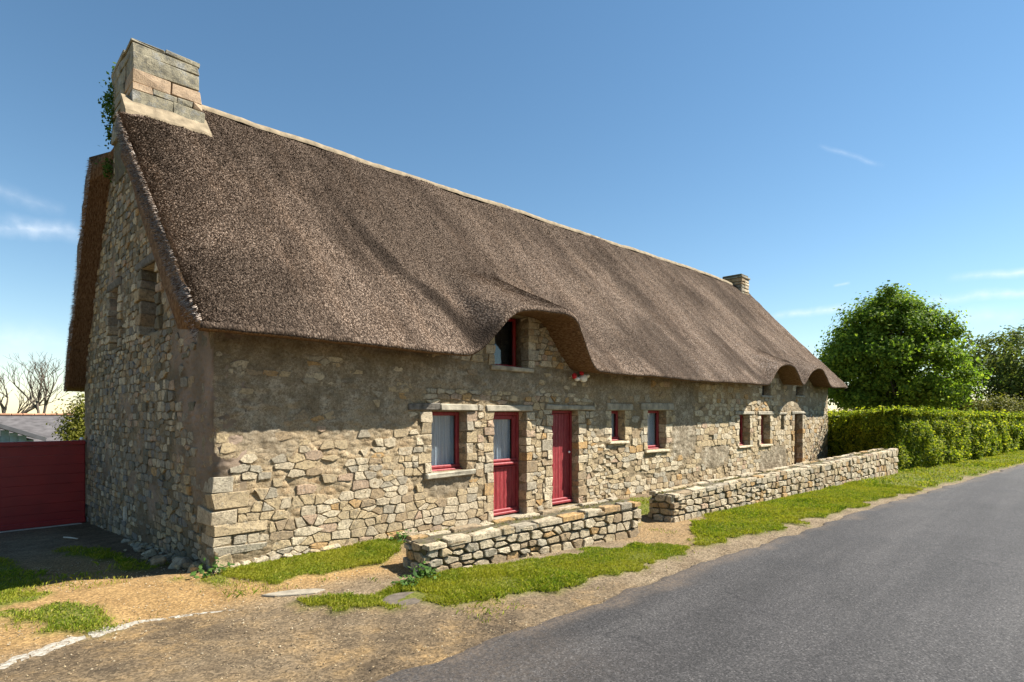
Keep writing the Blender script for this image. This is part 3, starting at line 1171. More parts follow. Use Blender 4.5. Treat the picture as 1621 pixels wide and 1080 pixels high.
def f_damp_shade(x, z):
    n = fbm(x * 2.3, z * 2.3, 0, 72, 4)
    d = sstep(2.25, 2.62, z + .15 * n) * .45  # brown eave stain, strengthened as painted shade below the thatch
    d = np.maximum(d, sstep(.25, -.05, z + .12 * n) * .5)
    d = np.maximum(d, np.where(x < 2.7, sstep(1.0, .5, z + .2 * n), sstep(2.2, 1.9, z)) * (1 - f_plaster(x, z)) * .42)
    d = np.maximum(d, .35 * sstep(.35, .9, fbm(x * .9, z * 1.3, 0, 73, 4)))
    return d


fr_us0 = np.concatenate([np.arange(0, 7, .027), np.arange(7, XE, .06)])
fr_us = snapped(0.0, XE, .027, sorted(set([v for o in OPEN.values() for v in o[:2]])), fr_us0)
fr_vs = snapped(-.5, 3.75, .036, sorted(set([v for o in OPEN.values() for v in o[2:]])))
front_wall = wall_mesh('front_wall', front3, fr_us, fr_vs, lambda U_, V_: (V_ < lip(U_) + .13) & ~in_open(U_, V_, OPEN), .40, .016,
                       {'plaster': f_plaster, 'damp_shade': f_damp_shade, 'rose': lambda x, z: 0 * x}, 81)
YB = 7.6


def gable_top(y):
    yr = 4.0
    t = np.where(y < yr, roof_top(0 * y - .1, np.minimum(y, yr)), back_top(np.maximum(y - yr, 0), 7.03))
    return t - .30 + .32 * sstep(3.1, 3.25, y) * sstep(5.2, 5.05, y)


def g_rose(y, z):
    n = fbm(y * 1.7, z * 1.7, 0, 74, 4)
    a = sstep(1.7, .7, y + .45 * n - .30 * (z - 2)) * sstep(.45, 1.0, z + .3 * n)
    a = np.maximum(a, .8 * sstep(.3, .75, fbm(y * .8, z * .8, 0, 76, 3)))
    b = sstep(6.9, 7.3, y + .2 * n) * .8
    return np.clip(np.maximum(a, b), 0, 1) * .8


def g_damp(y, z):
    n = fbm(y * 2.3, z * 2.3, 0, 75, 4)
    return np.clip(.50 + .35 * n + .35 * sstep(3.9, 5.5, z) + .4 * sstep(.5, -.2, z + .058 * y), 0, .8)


ga_us = snapped(.40, YB - .02, .06, sorted(set([v for o in GOPEN.values() for v in o[:2]])))
ga_vs = snapped(-1.0, 7.1, .06, sorted(set([v for o in GOPEN.values() for v in o[2:]])))
# first strip of the gable is the end of the front wall itself: carry the gable skin forward to its face
ga_us = np.concatenate([np.arange(.012, .40, .06), ga_us])
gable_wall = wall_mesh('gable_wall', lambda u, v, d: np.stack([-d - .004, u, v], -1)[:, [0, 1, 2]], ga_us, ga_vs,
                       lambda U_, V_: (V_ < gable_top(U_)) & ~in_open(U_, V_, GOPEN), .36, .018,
                       {'plaster': lambda y, z: 0 * y + .15, 'damp_shade': g_damp, 'rose': g_rose}, 91)
# back and far walls, plain masonry
V, F = block_vf(((XE + .38) / 2 + .02, YB - .22, .8), (XE - .44, .36, 3.2), .02)
mesh('back_wall', V, F, 'rubble_mortar', cottage)
fv = [(XE - .02, .0, -.6), (XE - .02, 6.9, -.6), (XE - .02, 6.9, 2.5), (XE - .02, 3.25, 6.4), (XE - .02, 0.0, 2.75)]
fv += [(XE - .37, p[1], p[2]) for p in fv]
fv = np.array(fv)
fv[:, 1] = np.clip(fv[:, 1], .41, 9)
fv[:5, 0] += .0
mesh('end_wall', fv, [[0, 1, 2, 3, 4], [9, 8, 7, 6, 5], [1, 0, 5, 6], [2, 1, 6, 7], [3, 2, 7, 8], [4, 3, 8, 9], [0, 4, 9, 5]], 'rubble_mortar', cottage)

# ---------------- stones
STONES = []   # (area_in_picture, V, F, material)
FWD = np.array([.709, .705, 0.])


def visarea(c, n, A):
    d = np.asarray(c) - CAM
    L = np.linalg.norm(d)
    z = d @ FWD
    if z < .5:
        return 0
    return max(0., -(d @ n) / L) * A / (L * L)


def clip_poly(P, p, n):
    """keep the side where (q-p).n <= 0"""
    out = []
    m = len(P)
    for i in range(m):
        a, b = P[i], P[(i + 1) % m]
        da, db = (a[0] - p[0]) * n[0] + (a[1] - p[1]) * n[1], (b[0] - p[0]) * n[0] + (b[1] - p[1]) * n[1]
        if da <= 0:
            out.append(a)
        if da * db < 0:
            t = da / (da - db)
            out.append((a[0] + t * (b[0] - a[0]), a[1] + t * (b[1] - a[1])))
    return out


def row_seeds(u0, u1, v0, v1, hmin, hmax, wmin, wmax):
    S_ = []
    v = v0
    while v < v1:
        h = random.uniform(hmin, hmax)
        u = u0 - random.random() * wmax
        while u < u1 + wmax:
            w = wmin + (wmax - wmin) * random.random()**1.7
            if h > .75 * hmax and w < .6 * wmax and random.random() < .35:
                S_.append((u + w / 2 + random.uniform(-.1, .1) * w, v + h * .27))
                S_.append((u + w / 2 + random.uniform(-.1, .1) * w, v + h * .76))
            else:
                S_.append((u + w / 2, v + h / 2 + random.uniform(-.13, .13) * h))
            u += w
        v += h
    return S_


def cells(seeds, box, joint, rects=(), R=.6):
    cs = .35
    G = {}
    for i, (a, b) in enumerate(seeds):
        G.setdefault((int(a // cs), int(b // cs)), []).append(i)
    out = []
    for i, (a, b) in enumerate(seeds):
        if not (box[0] < a < box[1] and box[2] < b < box[3]):
            continue
        if any(r[0] < a < r[1] and r[2] < b < r[3] for r in rects):
            continue
        P = [(max(a - R, box[0]), max(b - R, box[2])), (min(a + R, box[1]), max(b - R, box[2])), (min(a + R, box[1]), min(b + R, box[3])), (max(a - R, box[0]), min(b + R, box[3]))]
        nb = []
        ci, cj = int(a // cs), int(b // cs)
        for x in range(ci - 2, ci + 3):
            for y in range(cj - 2, cj + 3):
                nb += G.get((x, y), [])
        nb = sorted((k for k in nb if k != i), key=lambda k: (seeds[k][0] - a)**2 + (seeds[k][1] - b)**2)[:18]
        for k in nb:
            dx, dy = seeds[k][0] - a, seeds[k][1] - b
            if abs(dx) + abs(dy) < 1e-6:
                continue
            nx_, ny_ = dx, dy * 5.5
            L = math.hypot(nx_, ny_)
            nx_, ny_ = nx_ / L, ny_ / L
            g_ = joint * random.uniform(.25, .75)
            P = clip_poly(P, (a + dx * .5 - nx_ * g_, b + dy * .5 - ny_ * g_), (nx_, ny_))
            if len(P) < 3:
                break
        for r in rects:
            if len(P) < 3:
                break
            if min(p[0] for p in P) < r[1] and max(p[0] for p in P) > r[0] and min(p[1] for p in P) < r[3] and max(p[1] for p in P) > r[2]:
                opt = [(r[0] - a, (r[0] - joint / 2, 0), (1, 0)), (a - r[1], (r[1] + joint / 2, 0), (-1, 0)), (r[2] - b, (0, r[2] - joint / 2), (0, 1)), (b - r[3], (0, r[3] + joint / 2), (0, -1))]
                o = max(opt, key=lambda q: q[0])
                P = clip_poly(P, o[1], o[2])
        if len(P) < 3:
            continue
        out.append(((a, b), P))
    return out


def parea(P):
    return abs(sum(P[i][0] * P[(i + 1) % len(P)][1] - P[(i + 1) % len(P)][0] * P[i][1] for i in range(len(P)))) / 2


def soften(P, n=9, jit=.006):
    Q_ = []
    m = len(P)
    for i in range(m):
        a, b = P[i], P[(i + 1) % m]
        r = random.uniform(.03, .15)
        Q_.append((a[0] + r * (b[0] - a[0]), a[1] + r * (b[1] - a[1])))
        r = random.uniform(.03, .15)
        Q_.append((b[0] + r * (a[0] - b[0]), b[1] + r * (a[1] - b[1])))
    while len(Q_) > n:
        k = min(range(len(Q_)), key=lambda i: (Q_[i][0] - Q_[i - 1][0])**2 + (Q_[i][1] - Q_[i - 1][1])**2)
        Q_.pop(k)
    return [(x + random.uniform(-jit, jit), y + random.uniform(-jit, jit)) for x, y in Q_]


def stone_vf(P, to3d, proud, sink=.03, edge=.016):
    n = len(P)
    proud = max(proud, .0015)
    cx, cy = sum(p[0] for p in P) / n, sum(p[1] for p in P) / n
    sz = math.sqrt(parea(P) + 1e-9)
    k1, k2 = max(.93, 1 - .004 / sz), max(.70, 1 - edge * random.uniform(.7, 1.5) / sz)
    tx, ty = random.uniform(-.35, .35), random.uniform(-.35, .35)
    pts = []
    for k, d in ((1.0, -sink), (k1, proud * .72), (k2, proud)):
        for (x, y) in P:
            dd = d
            if d > 0:
                dd = d + proud * ((x - cx) * tx + (y - cy) * ty) / max(sz, .02) * .7 + (random.uniform(-.28, .28) * proud if k == k2 else 0)
            pts.append((cx + (x - cx) * k, cy + (y - cy) * k, dd))
    pts.append((cx, cy, proud * random.uniform(.95, 1.15)))
    A = np.array(pts)
    V = to3d(A[:, 0], A[:, 1], A[:, 2])
    F = []
    for r in (0, 1):
        for i in range(n):
            j = (i + 1) % n
            F.append([r * n + i, r * n + j, (r + 1) * n + j, (r + 1) * n + i])
    c = 3 * n
    for i in range(n):
        F.append([2 * n + i, 2 * n + (i + 1) % n, c])
    return V, F


SM = ['stone_pale', 'stone_tan', 'stone_ochre', 'stone_grey', 'stone_brown', 'stone_pink', 'stone_cream', 'stone_mossy', 'stone_dull', 'stone_slate']


def pick(w=(.28, .32, .035, .12, .13, .035, .08)):
    return random.choices(range(len(w)), w)[0]


def ccw(P):
    s = sum(P[i][0] * P[(i + 1) % len(P)][1] - P[(i + 1) % len(P)][0] * P[i][1] for i in range(len(P)))
    return P if s > 0 else P[::-1]


def add_stone(lst, P, to3d, nrm, proud, w=None, sink=.03, n=9, mat=None, flip=False):
    P = ccw(soften(P, n))
    V, F = stone_vf(P, to3d, proud, sink)
    if flip:
        F = [f[::-1] for f in F]
    lst.append((visarea(V.mean(0), nrm, parea(P)), V, F, pick(w) if (mat is None and w) else (pick() if mat is None else mat)))


def add_block(lst, c, s, nrm, jit=.008, bev=.014, mat=None, w=None, R=None):
    V, F = block_vf(c, s, bev, jit, R)
    a = visarea(c, nrm, s[2] * (s[0] if abs(nrm[1]) > .5 else s[1]))
    lst.append((a, V, F, mat if mat is not None else (pick(w) if w else pick())))


NF, NG = np.array([0, -1., 0]), np.array([-1., 0, 0])
rects = [list(o) for o in OPEN.values()]
# dressed jamb stones beside the openings
for nm, (a, b, c, d) in OPEN.items():
    if nm in ('slit', 'sq1', 'sq2'):
        continue
    for side in (0, 1):
        z = c + .0
        k = 0
        while z < d - .03:
            h = min(random.uniform(.11, .21), d - z)
            if d - z - h < .06:
                h = d - z
            w = random.uniform(.20, .30) if k % 2 else random.uniform(.12, .19)
            if nm == 'window' and side == 1 or nm == 'door' and side == 0:
                w = min(w, .22)
            dep = .19
            x0 = (a - w) if side == 0 else b
            inset = -.006
            pr = random.uniform(.006, .018)
            add_block(STONES, (x0 + w / 2 + (inset if side else -inset), dep / 2 - pr, z + h / 2), (w - .004, dep, h - .008), NF, .012, .006, w=(.30, .30, .08, .10, .08, .06, .10))
            rects.append([x0, x0 + w, z, z + h])
            z += h
            k += 1
# corner quoins, long on the front and long on the gable in turn
z = -.10
k = 0
while z < 1.0:
    h = random.uniform(.08, .22)
    lf, lg = (random.uniform(.38, .62), random.uniform(.16, .24)) if k % 2 == 0 else (random.uniform(.16, .26), random.uniform(.35, .5))
    pr = random.uniform(.0, .014)
    add_block(STONES, (lf / 2 - pr - .006, lg / 2 - pr, z + h / 2), (lf, lg, h - .006), NF, .020, .007, mat=[0, 1, 3, 0, 1][k % 5])
    rects.append([-.1, lf + .0, z, z + h])
    z += h
    k += 1
quoin_top = z
# lintels occupy the band above the openings
LINT = [(2.62, 3.98, 1.785, 1.90, 'lintel_stone'), (4.08, 5.16, 1.785, 1.895, 'lintel_stone'), (5.50, 6.96, 1.815, 1.91, 'lintel_stone'), (7.36, 8.30, 1.815, 1.96, 'lintel_stone'),
        (8.62, 10.0, 1.825, 1.99, 'lintel_stone'), (13.35, 14.62, 1.715, 1.82, 'lintel_stone'), (14.9, 16.1, 1.715, 1.82, 'lintel_stone'), (16.45, 17.2, 1.715, 1.80, 'lintel_stone'), (17.6, 18.95, 1.735, 1.84, 'lintel_stone')]
for l in LINT:
    rects.append([l[0], l[1], l[2] - .01, l[3]])
rects.append([2.85, 3.85, .72, .88])          # the big sill stone
near = row_seeds(-.2, 7.2, -.2, 3.7, .06, .165, .07, .34)
far = row_seeds(7.2, 21.6, -.2, 3.7, .09, .21, .12, .42)
fc = cells(near + far, (.02, XE - .02, -.25, 3.7), .010, rects)


def presence(x, z):
    p = 1.0 - 1.15 * float(f_plaster(np.float64(x), np.float64(z)))
    if x < 2.7:
        p *= .55 + .45 * float(sstep(1.15, .45, z + .25 * float(fbm(x * 1.5, z * 1.5, 0, 19))))
        if z > 1.5:
            p *= .15
    elif x < 7 and 2.12 < z < 2.5:
        p *= .15
    elif x > 7 and z > 1.9:
        p *= .62
    elif 7 < x < 13:
        p *= .80
    if x < 7 and z < 2.5:
        p = max(p, .20 + .25 * float(fbm(x * 1.3, z * 1.3, 0, 29)))
    return p


for (a, b), P in fc:
    if b > float(lip(a)) + .10:
        continue
    pz = presence(a, b)
    if random.random() > pz:
        continue
    pr = random.uniform(.0, .018) * (.35 + .65 * pz)
    if a < 2.7 and b > .75:
        pr *= .55
    if pz < .45:
        pr = random.uniform(-.004, .008)
    elif a < 2.7 and b > .55:
        pr = random.uniform(-.003, .010)
    A = parea(P)
    if A < .0012:
        continue
    up = b > 2.0
    add_stone(STONES, P, front3, NF, pr, w=(.22, .30, .05, .22, .14, .04, .03) if up else None)
# foundation stones bulging along the near part of the front and round the corner
for i in range(16):
    x = .02 + i * .16 + random.uniform(-.04, .04)
    s = random.uniform(.10, .2)
    add_block(STONES, (x, .02, .01 + random.uniform(-.02, .02)), (s, .16, random.uniform(.07, .13)), NF, .02, .03, R=None)

# gable stones (the whole wall stands in shade)
GR = [list(o) for o in GOPEN.values()]
for nm, (a, b, c, d) in GOPEN.items():
    for side in (0, 1):
        z = c
        k = 0
        while z < d - .03:
            h = min(random.uniform(.12, .19), d - z)
            if d - z - h < .06:
                h = d - z
            w = random.uniform(.18, .28) if k % 2 else random.uniform(.12, .18)
            y0 = (a - w) if side == 0 else b
            pr = random.uniform(.015, .035)
            ins = .004 + random.uniform(0, .03)
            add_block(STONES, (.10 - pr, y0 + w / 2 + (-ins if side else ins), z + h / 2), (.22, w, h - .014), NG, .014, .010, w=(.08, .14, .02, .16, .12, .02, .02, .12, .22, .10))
            GR.append([y0, y0 + w, z, z + h])
            z += h
            k += 1
GLINT = [(2.05, 3.35, 3.885, 4.02), (4.35, 5.42, 3.865, 4.0)]
for l in GLINT:
    GR.append([l[0], l[1], l[2] - .01, l[3]])
GR.append([-.1, .42, -.2, quoin_top])
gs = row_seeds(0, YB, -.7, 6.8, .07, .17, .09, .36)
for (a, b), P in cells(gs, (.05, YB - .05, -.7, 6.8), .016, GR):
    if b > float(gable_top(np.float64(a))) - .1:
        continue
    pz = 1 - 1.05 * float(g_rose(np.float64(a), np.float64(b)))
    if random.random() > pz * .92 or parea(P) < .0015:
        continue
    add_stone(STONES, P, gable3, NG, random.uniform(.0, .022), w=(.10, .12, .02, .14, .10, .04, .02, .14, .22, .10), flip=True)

# chimney stones on the near gable, course by course from the top
chim = empty('chimney', (0, 0, 0), cottage)
CX0, CX1, CY0, CY1 = -.05, .86, 3.42, 4.80
mesh('chimney_core', *block_vf(((CX0 + CX1) / 2, (CY0 + CY1) / 2, 6.5), (CX1 - CX0 - .05, CY1 - CY0 - .05, 1.8), .01), 'dry_wall_core', chim)
courses = [(7.46, 7.39, [(-.03, .47), (.475, 1.03)], 'chimney_stone'), (7.385, 7.24, [(0, 1)], 'chimney_stone'), (7.235, 6.985, [(0, 1)], 'chimney_stone'),
           (6.975, 6.77, [(0, .54), (.545, 1)], 'chimney_orange_stone'), (6.765, 6.66, [(0, .28), (.29, .62), (.63, .86), (.865, 1)], 'chimney_orange_stone'),
           (6.65, 6.25, [(0, .55), (.555, 1.02)], 'chimney_stone')]
for i, (zt, zb, fr, mt) in enumerate(courses):
    tap = .015 * i
    for j, (fa, fb) in enumerate(fr):
        xa, xb = CX0 - tap * .3 + fa * (CX1 - CX0 + tap), CX0 - tap * .3 + fb * (CX1 - CX0 + tap)
        mm = mt if not (i == 4 and j in (1, 2)) else 'chimney_stone'
        block('stone', ((xa + xb) / 2, CY0 + .22 - tap, (zt + zb) / 2), (xb - xa - .008, .46, zt - zb - .008), mm, chim, .008, .016)
    for ya, yb in (((CY0 + .455, CY0 + .74), (CY0 + .75, CY1)) if i % 2 else ((CY0 + .455, CY1),)):
        block('stone', ((CX0 + CX1) / 2, (ya + yb) / 2, (zt + zb) / 2), (CX1 - CX0 + .03, yb - ya - .012, zt - zb - .012), 'chimney_stone', chim, .008, .018)
# shallow cement haunch between thatch and chimney
hv = []
hx = np.linspace(-.20, .98, 26)
for x in hx:
    yb_, yt_ = 3.15, 3.44
    for t in np.linspace(0, 1, 6):
        y = yb_ + (yt_ - yb_) * t
        zt = float(roof_top(np.float64(x), np.float64(y)))
        hv.append((x, y - .02, zt + .02 + .05 * t + .02 * float(fbm(x * 4, y * 4, 0, 66))))
    hv.append((x, 3.45, float(roof_top(np.float64(x), np.float64(3.4))) - .2))
    hv.append((x, 3.06, float(roof_top(np.float64(x), np.float64(3.06))) - .2))
n_ = 8
F = []
for i in range(len(hx) - 1):
    for k in range(n_):
        F.append([i * n_ + k, (i + 1) * n_ + k, (i + 1) * n_ + (k + 1) % n_, i * n_ + (k + 1) % n_])
F.append(list(range(n_)))
F.append([(len(hx) - 1) * n_ + k for k in range(n_)][::-1])
mesh('haunch', hv, F, 'cement', chim, smooth=False)

chim2 = empty('chimney', (0, 0, 0), cottage)
D0, D1, E0, E1 = 20.6, 21.3, 2.9, 3.75
mesh('chimney_core', *block_vf(((D0 + D1) / 2, (E0 + E1) / 2, 6.6), (D1 - D0 - .06, E1 - E0 - .06, 1.5), .01), 'dry_wall_core', chim2)
z = 6.05
k = 0
while z < 7.18:
    h = random.uniform(.11, .17)
    cut = random.uniform(.35, .65)
    cutx = random.uniform(.35, .65)
    sp_ = E0 + cut * (E1 - E0)
    for ya, yb in ((E0, sp_), (sp_, E1)):
        block('stone', (D0 + .15, (ya + yb) / 2, z + h / 2), (.3, yb - ya - .015, h - .015), random.choice(['stone_grey', 'stone_brown', 'chimney_stone']), chim2, .02, .012)
    xa = D0 + .31
    block('stone', ((xa + D1) / 2, E0 + .15, z + h / 2), (D1 - xa, .3, h - .015), random.choice(['stone_pale', 'stone_tan', 'stone_cream']), chim2, .02, .012)
    block('stone', ((xa + D1) / 2, (E0 + .31 + E1) / 2, z + h / 2), (D1 - xa, E1 - E0 - .32, h - .015), 'stone_tan', chim2, .02, .012)
    z += h
    k += 1
block('chimney_cap', ((D0 + D1) / 2, (E0 + E1) / 2, z + .03), (D1 - D0 + .06, E1 - E0 + .06, .07), 'chimney_stone', chim2, .015, .01)

# the 262 stones that show largest are parts; the chimneys hold the rest of the three hundred
STONES.sort(key=lambda s: -s[0])
n_ch = sum(1 for c in list(chim.children) + list(chim2.children) if c.name.startswith('stone'))
NB_ = 298 - n_ch
smats = [MATS[q] for q in SM]


def stone_obj(V, F, mat, parent):
    c = V.mean(0)
    o = mesh('stone', V - c, F, SM[mat], parent, smooth=False)
    o.location = c
    return o


for a, V, F, mt in STONES[:NB_]:
    stone_obj(V, F, mt, front_wall if V[:, 0].mean() > .02 and V[:, 1].mean() < .2 else gable_wall)


def joined(name, lst, parent):
    Vs, Fs, Ms, n = [], [], [], 0
    for a, V, F, mt in lst:
        Vs.append(V)
        for f in F:
            Fs.append([i + n for i in f])
            Ms.append(mt)
        n += len(V)
    o = mesh(name, np.concatenate(Vs), Fs, SM, parent, Ms, smooth=False)
    o['kind'] = 'stuff'
    return o


joined('rubble_stones', STONES[NB_:], cottage)

# ---------------- lintels and sills
for a, b, c, d, mt in LINT:
    if a == 2.62:
        block('lintel', (2.86, .03, (c + d) / 2 + .005), (.56, .12, d - c - .01), 'old_oak', cottage, .012, .010)
        block('lintel', (3.52, .03, (c + d) / 2), (.74, .13, d - c - .01), 'lintel_stone', cottage, .014, .010)
        block('lintel', (3.975, .03, (c + d) / 2), (.13, .10, d - c - .01), 'stone_grey', cottage, .02, .012)
        continue
    block('lintel', ((a + b) / 2, .03, (c + d) / 2), (b - a, .13, d - c - .008), mt, cottage, .014, .009)
for a, b, c, d in GLINT:
    block('lintel', (.05, (a + b) / 2, (c + d) / 2), (.16, b - a, d - c - .01), 'old_oak', cottage, .014, .012)
block('sill', (3.35, .02, .835), (.96, .16, .085), 'lintel_stone', cottage, .018, .010)
block('sill', (4.66, .08, .00), (.84, .28, .06), 'slab_concrete', cottage, .012, .008)
block('sill', (6.10, .08, .01), (.86, .28, .06), 'slab_concrete', cottage, .012, .008)
block('sill', (4.68, .02, 2.50), (1.0, .14, .07), 'lintel_stone', cottage, .012, .008)
for k, sag in (('w3', .04), ('w4', .05), ('w5', .05), ('w6', .05)):
    a, b, c, d = OPEN[k]
    block('sill', ((a + b) / 2, .02, c - .035), (b - a + .22, .16, .06), 'stone_cream', cottage, .014, .008)
for k in ('sq1', 'sq2'):
    a, b, c, d = OPEN[k]
    block('sill', ((a + b) / 2, .02, c - .04), (b - a + .2, .1, .07), 'lintel_stone', cottage, .014, .008)


# ---------------- windows and doors
def curtain(x0, x1, y, z0, z1, parent, fold=.03):
    n = 60
    V, F = [], []
    for i in range(n + 1):
        x = x0 + (x1 - x0) * i / n
        yy = y + .018 * math.sin(i * .95) + .012 * math.sin(i * 2.3 + 1) + .01 * float(vnoise(i * .7, 0, 0, 3))
        V += [(x, yy, z0), (x, yy, (z0 + z1) / 2), (x, yy, z1)]
    for i in range(n):
        for k in (0, 1):
            F.append([i * 3 + k, (i + 1) * 3 + k, (i + 1) * 3 + k + 1, i * 3 + k + 1])
    return mesh('curtain', V, F, 'net_curtain', parent, smooth=True)


def window(x0, x1, z0, z1, y=.19, bars=0, cur=True, base=True, fw=.06, mat='red_paint'):
    w = empty('window', ((x0 + x1) / 2, y, z0), cottage)
    w.matrix_parent_inverse.identity()
    o = np.array([(x0 + x1) / 2, y, z0])
    f = MB()
    cx, hz = 0, z1 - z0
    W_ = x1 - x0
    f.box((-W_ / 2 + fw / 2, .03, hz / 2), (fw, .06, hz))
    f.box((W_ / 2 - fw / 2, .03, hz / 2), (fw, .06, hz))
    f.box((0, .032, hz - fw / 2), (W_ - 2 * fw - .004, .056, fw))
    f.box((0, .032, fw / 2 + .01), (W_ - 2 * fw - .004, .056, fw))
    f.build('frame', mat, w)
    if bars:
        block('glazing_bar', (0, .03, hz / 2), (.03, .04, hz - 2 * fw), mat, w, .004)
    if base:
        s = MB()
        s.box((0, -.005, .055), (W_ - .01, .06, .05), .012)
        s.box((0, -.035, .005), (W_ - .01, .09, .04), .012)
        s.box((0, -.070, -.030), (W_ + .00, .13, .035), .010)
        s.build('sill_board', mat, w)
    V, F = block_vf((0, .035, hz / 2), (W_ - 2 * fw + .004, .006, hz - 2 * fw + .004), .001)
    mesh('pane', V, F, 'window_glass', w)
    if cur:
        curtain(-W_ / 2 + .03, W_ / 2 - .03, .10, .03, hz - .04, w)
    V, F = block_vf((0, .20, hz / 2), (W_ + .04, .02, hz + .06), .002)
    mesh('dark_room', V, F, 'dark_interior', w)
    return w


window(*OPEN['window'], y=.18)
window(*OPEN['w3'], y=.16)
window(*OPEN['w4'], y=.18)
window(*OPEN['w5'], y=.21, cur=False)
window(*OPEN['w6'], y=.22, cur=False)
dw = window(*OPEN['dormer'], y=.30, cur=False, base=False, bars=0, fw=.05, mat='gate_red')
block('sill_board', (0, -.06, .0), (.80, .22, .05), 'red_paint', dw, .01)
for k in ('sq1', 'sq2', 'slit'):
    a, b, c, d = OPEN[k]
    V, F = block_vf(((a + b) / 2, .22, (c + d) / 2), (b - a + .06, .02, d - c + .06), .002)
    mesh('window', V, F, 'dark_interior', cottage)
for nm, (a, b, c, d) in GOPEN.items():
    w = empty('window', (.30, (a + b) / 2, c), cottage)
    f = MB()
    W_, hz = b - a, d - c
    f.box((.02, -W_ / 2 + .03, hz / 2), (.05, .06, hz))
    f.box((.02, W_ / 2 - .03, hz / 2), (.05, .06, hz))
    f.box((.02, 0, .03), (.046, W_ - .13, .06))
    f.box((.02, 0, hz - .03), (.046, W_ - .13, .06))
    f.build('frame', 'gate_red', w)
    V, F = block_vf((.02, 0, hz / 2), (.006, W_ - .11, hz - .11), .001)
    mesh('pane', V, F, 'window_glass', w)
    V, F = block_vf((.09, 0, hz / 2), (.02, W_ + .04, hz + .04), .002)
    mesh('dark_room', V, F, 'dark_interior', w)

# half-glazed door
a, b, c, d = OPEN['door']
dr = empty('door', ((a + b) / 2, .18, .03), cottage)
W_, H_ = b - a, d - .03
f = MB()
f.box((-W_ / 2 + .025, .03, H_ / 2), (.05, .07, H_))
f.box((W_ / 2 - .025, .03, H_ / 2), (.05, .07, H_))
f.box((0, .032, H_ - .03), (W_ - .104, .066, .06))
f.build('frame', 'red_paint', dr)
s = MB()
lw_ = W_ - .104
s.box((-lw_ / 2 + .04, .045, .5 * (H_ - .06)), (.08, .045, H_ - .07))
s.box((lw_ / 2 - .04, .045, .5 * (H_ - .06)), (.08, .045, H_ - .07))
s.box((0, .046, H_ - .095), (lw_ - .164, .043, .065))
s.box((0, .043, .855), (lw_ - .004, .05, .05))
s.build('stile', 'red_paint', dr)
r = MB()
r.box((0, .012, .925), (lw_ - .02, .06, .05), .014)
r.box((0, -.005, .870), (lw_ - .02, .085, .05), .016)
r.box((0, .010, .815), (lw_ - .02, .05, .03), .010)
r.build('moulded_rail', 'red_paint', dr)
npl = 7
pw = (lw_ - .01) / npl
for i in range(npl):
    block('plank', (-lw_ / 2 + .005 + pw * (i + .5), .035 + .002 * (i % 2), .43), (pw - .004, .03, .74), 'red_paint', dr, .005)
w_ = MB()
w_.box((0, .000, .085), (lw_ - .01, .06, .05), .012)
w_.box((0, -.02, .04), (lw_ - .01, .10, .045), .012)
w_.build('weatherboard', 'red_paint', dr)
V, F = block_vf((0, .05, 1.30), (lw_ - .16, .006, .70), .001)
mesh('pane', V, F, 'window_glass', dr)
curtain(-lw_ / 2 + .08, lw_ / 2 - .08, .10, .90, 1.66, dr)
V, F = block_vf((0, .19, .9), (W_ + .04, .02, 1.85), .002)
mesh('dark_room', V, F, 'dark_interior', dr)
# plank door
a, b, c, d = OPEN['door2']
dr2 = empty('door', ((a + b) / 2, .15, .05), cottage)
W_, H_ = b - a, d - .05
f = MB()
f.box((-W_ / 2 + .02, .03, H_ / 2), (.04, .07, H_))
f.box((W_ / 2 - .02, .03, H_ / 2), (.04, .07, H_))
f.box((0, .032, H_ - .025), (W_ - .084, .066, .05))
f.build('frame', 'red_paint', dr2)
npl = 8
pw = (W_ - .09) / npl
for i in range(npl):
    block('plank', (-W_ / 2 + .045 + pw * (i + .5), .04 + .003 * (i % 2), H_ / 2 - .02), (pw - .004, .035, H_ - .075), 'red_paint', dr2, .005)
w_ = MB()
w_.box((0, .0, .10), (W_ - .1, .06, .05), .012)
w_.box((0, -.02, .05), (W_ - .1, .10, .055), .014)
w_.build('weatherboard', 'red_paint', dr2)
V, F = ball((.27, -.02, .97), .022, 8, 6, 0)
h = mesh('handle', V, F, 'white_enamel', dr2, smooth=True)
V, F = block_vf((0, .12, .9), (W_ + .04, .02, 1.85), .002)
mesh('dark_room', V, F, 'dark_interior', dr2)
# far weathered door
a, b, c, d = OPEN['d3']
dr3 = empty('door', ((a + b) / 2, .24, 0), cottage)
W_, H_ = b - a, d
pw = W_ / 6
for i in range(6):
    block('plank', (-W_ / 2 + pw * (i + .5), .03, H_ / 2), (pw - .005, .04, H_), 'red_paint', dr3, .005)
# white pipe stub at the foot of the gable
V, F = block_vf((-.045, 3.91, .17), (.05, .055, .22), .008, .004)
mesh('vent_pipe', V, F, 'white_paint_worn', cottage)
# small ornament on the wall below the eyebrow of thatch
orn = empty('wall_ornament', (6.4, -.05, 2.40))
tag(orn, 'small white ornament with two red flowers on the wall under the thatch eave', 'ornament')
mb = MB()
V, F = ball((0.12, -.03, .02), .085, 9, 6, .12, .9)
mb.add(V, F)
V, F = ball((0.24, -.03, .07), .05, 8, 6, .12, .8)
mb.add(V, F)
V, F = ball((-0.06, -.02, .0), .06, 8, 6, .12, .7)
mb.add(V, F)
mb.build('body', 'white_enamel', orn, smooth=True)
for px, pz in ((-.19, .05), (.03, .12)):
    mb = MB()
    for k in range(7):
        an = k * .9
        V, F = ball((px + .028 * math.cos(an) * (k > 0), -.06 - .012 * (k == 0), pz + .028 * math.sin(an) * (k > 0)), .034, 6, 5, .15, .8)
        mb.add(V, F)
    mb.build('red_flower', 'flower_red', orn, smooth=True)


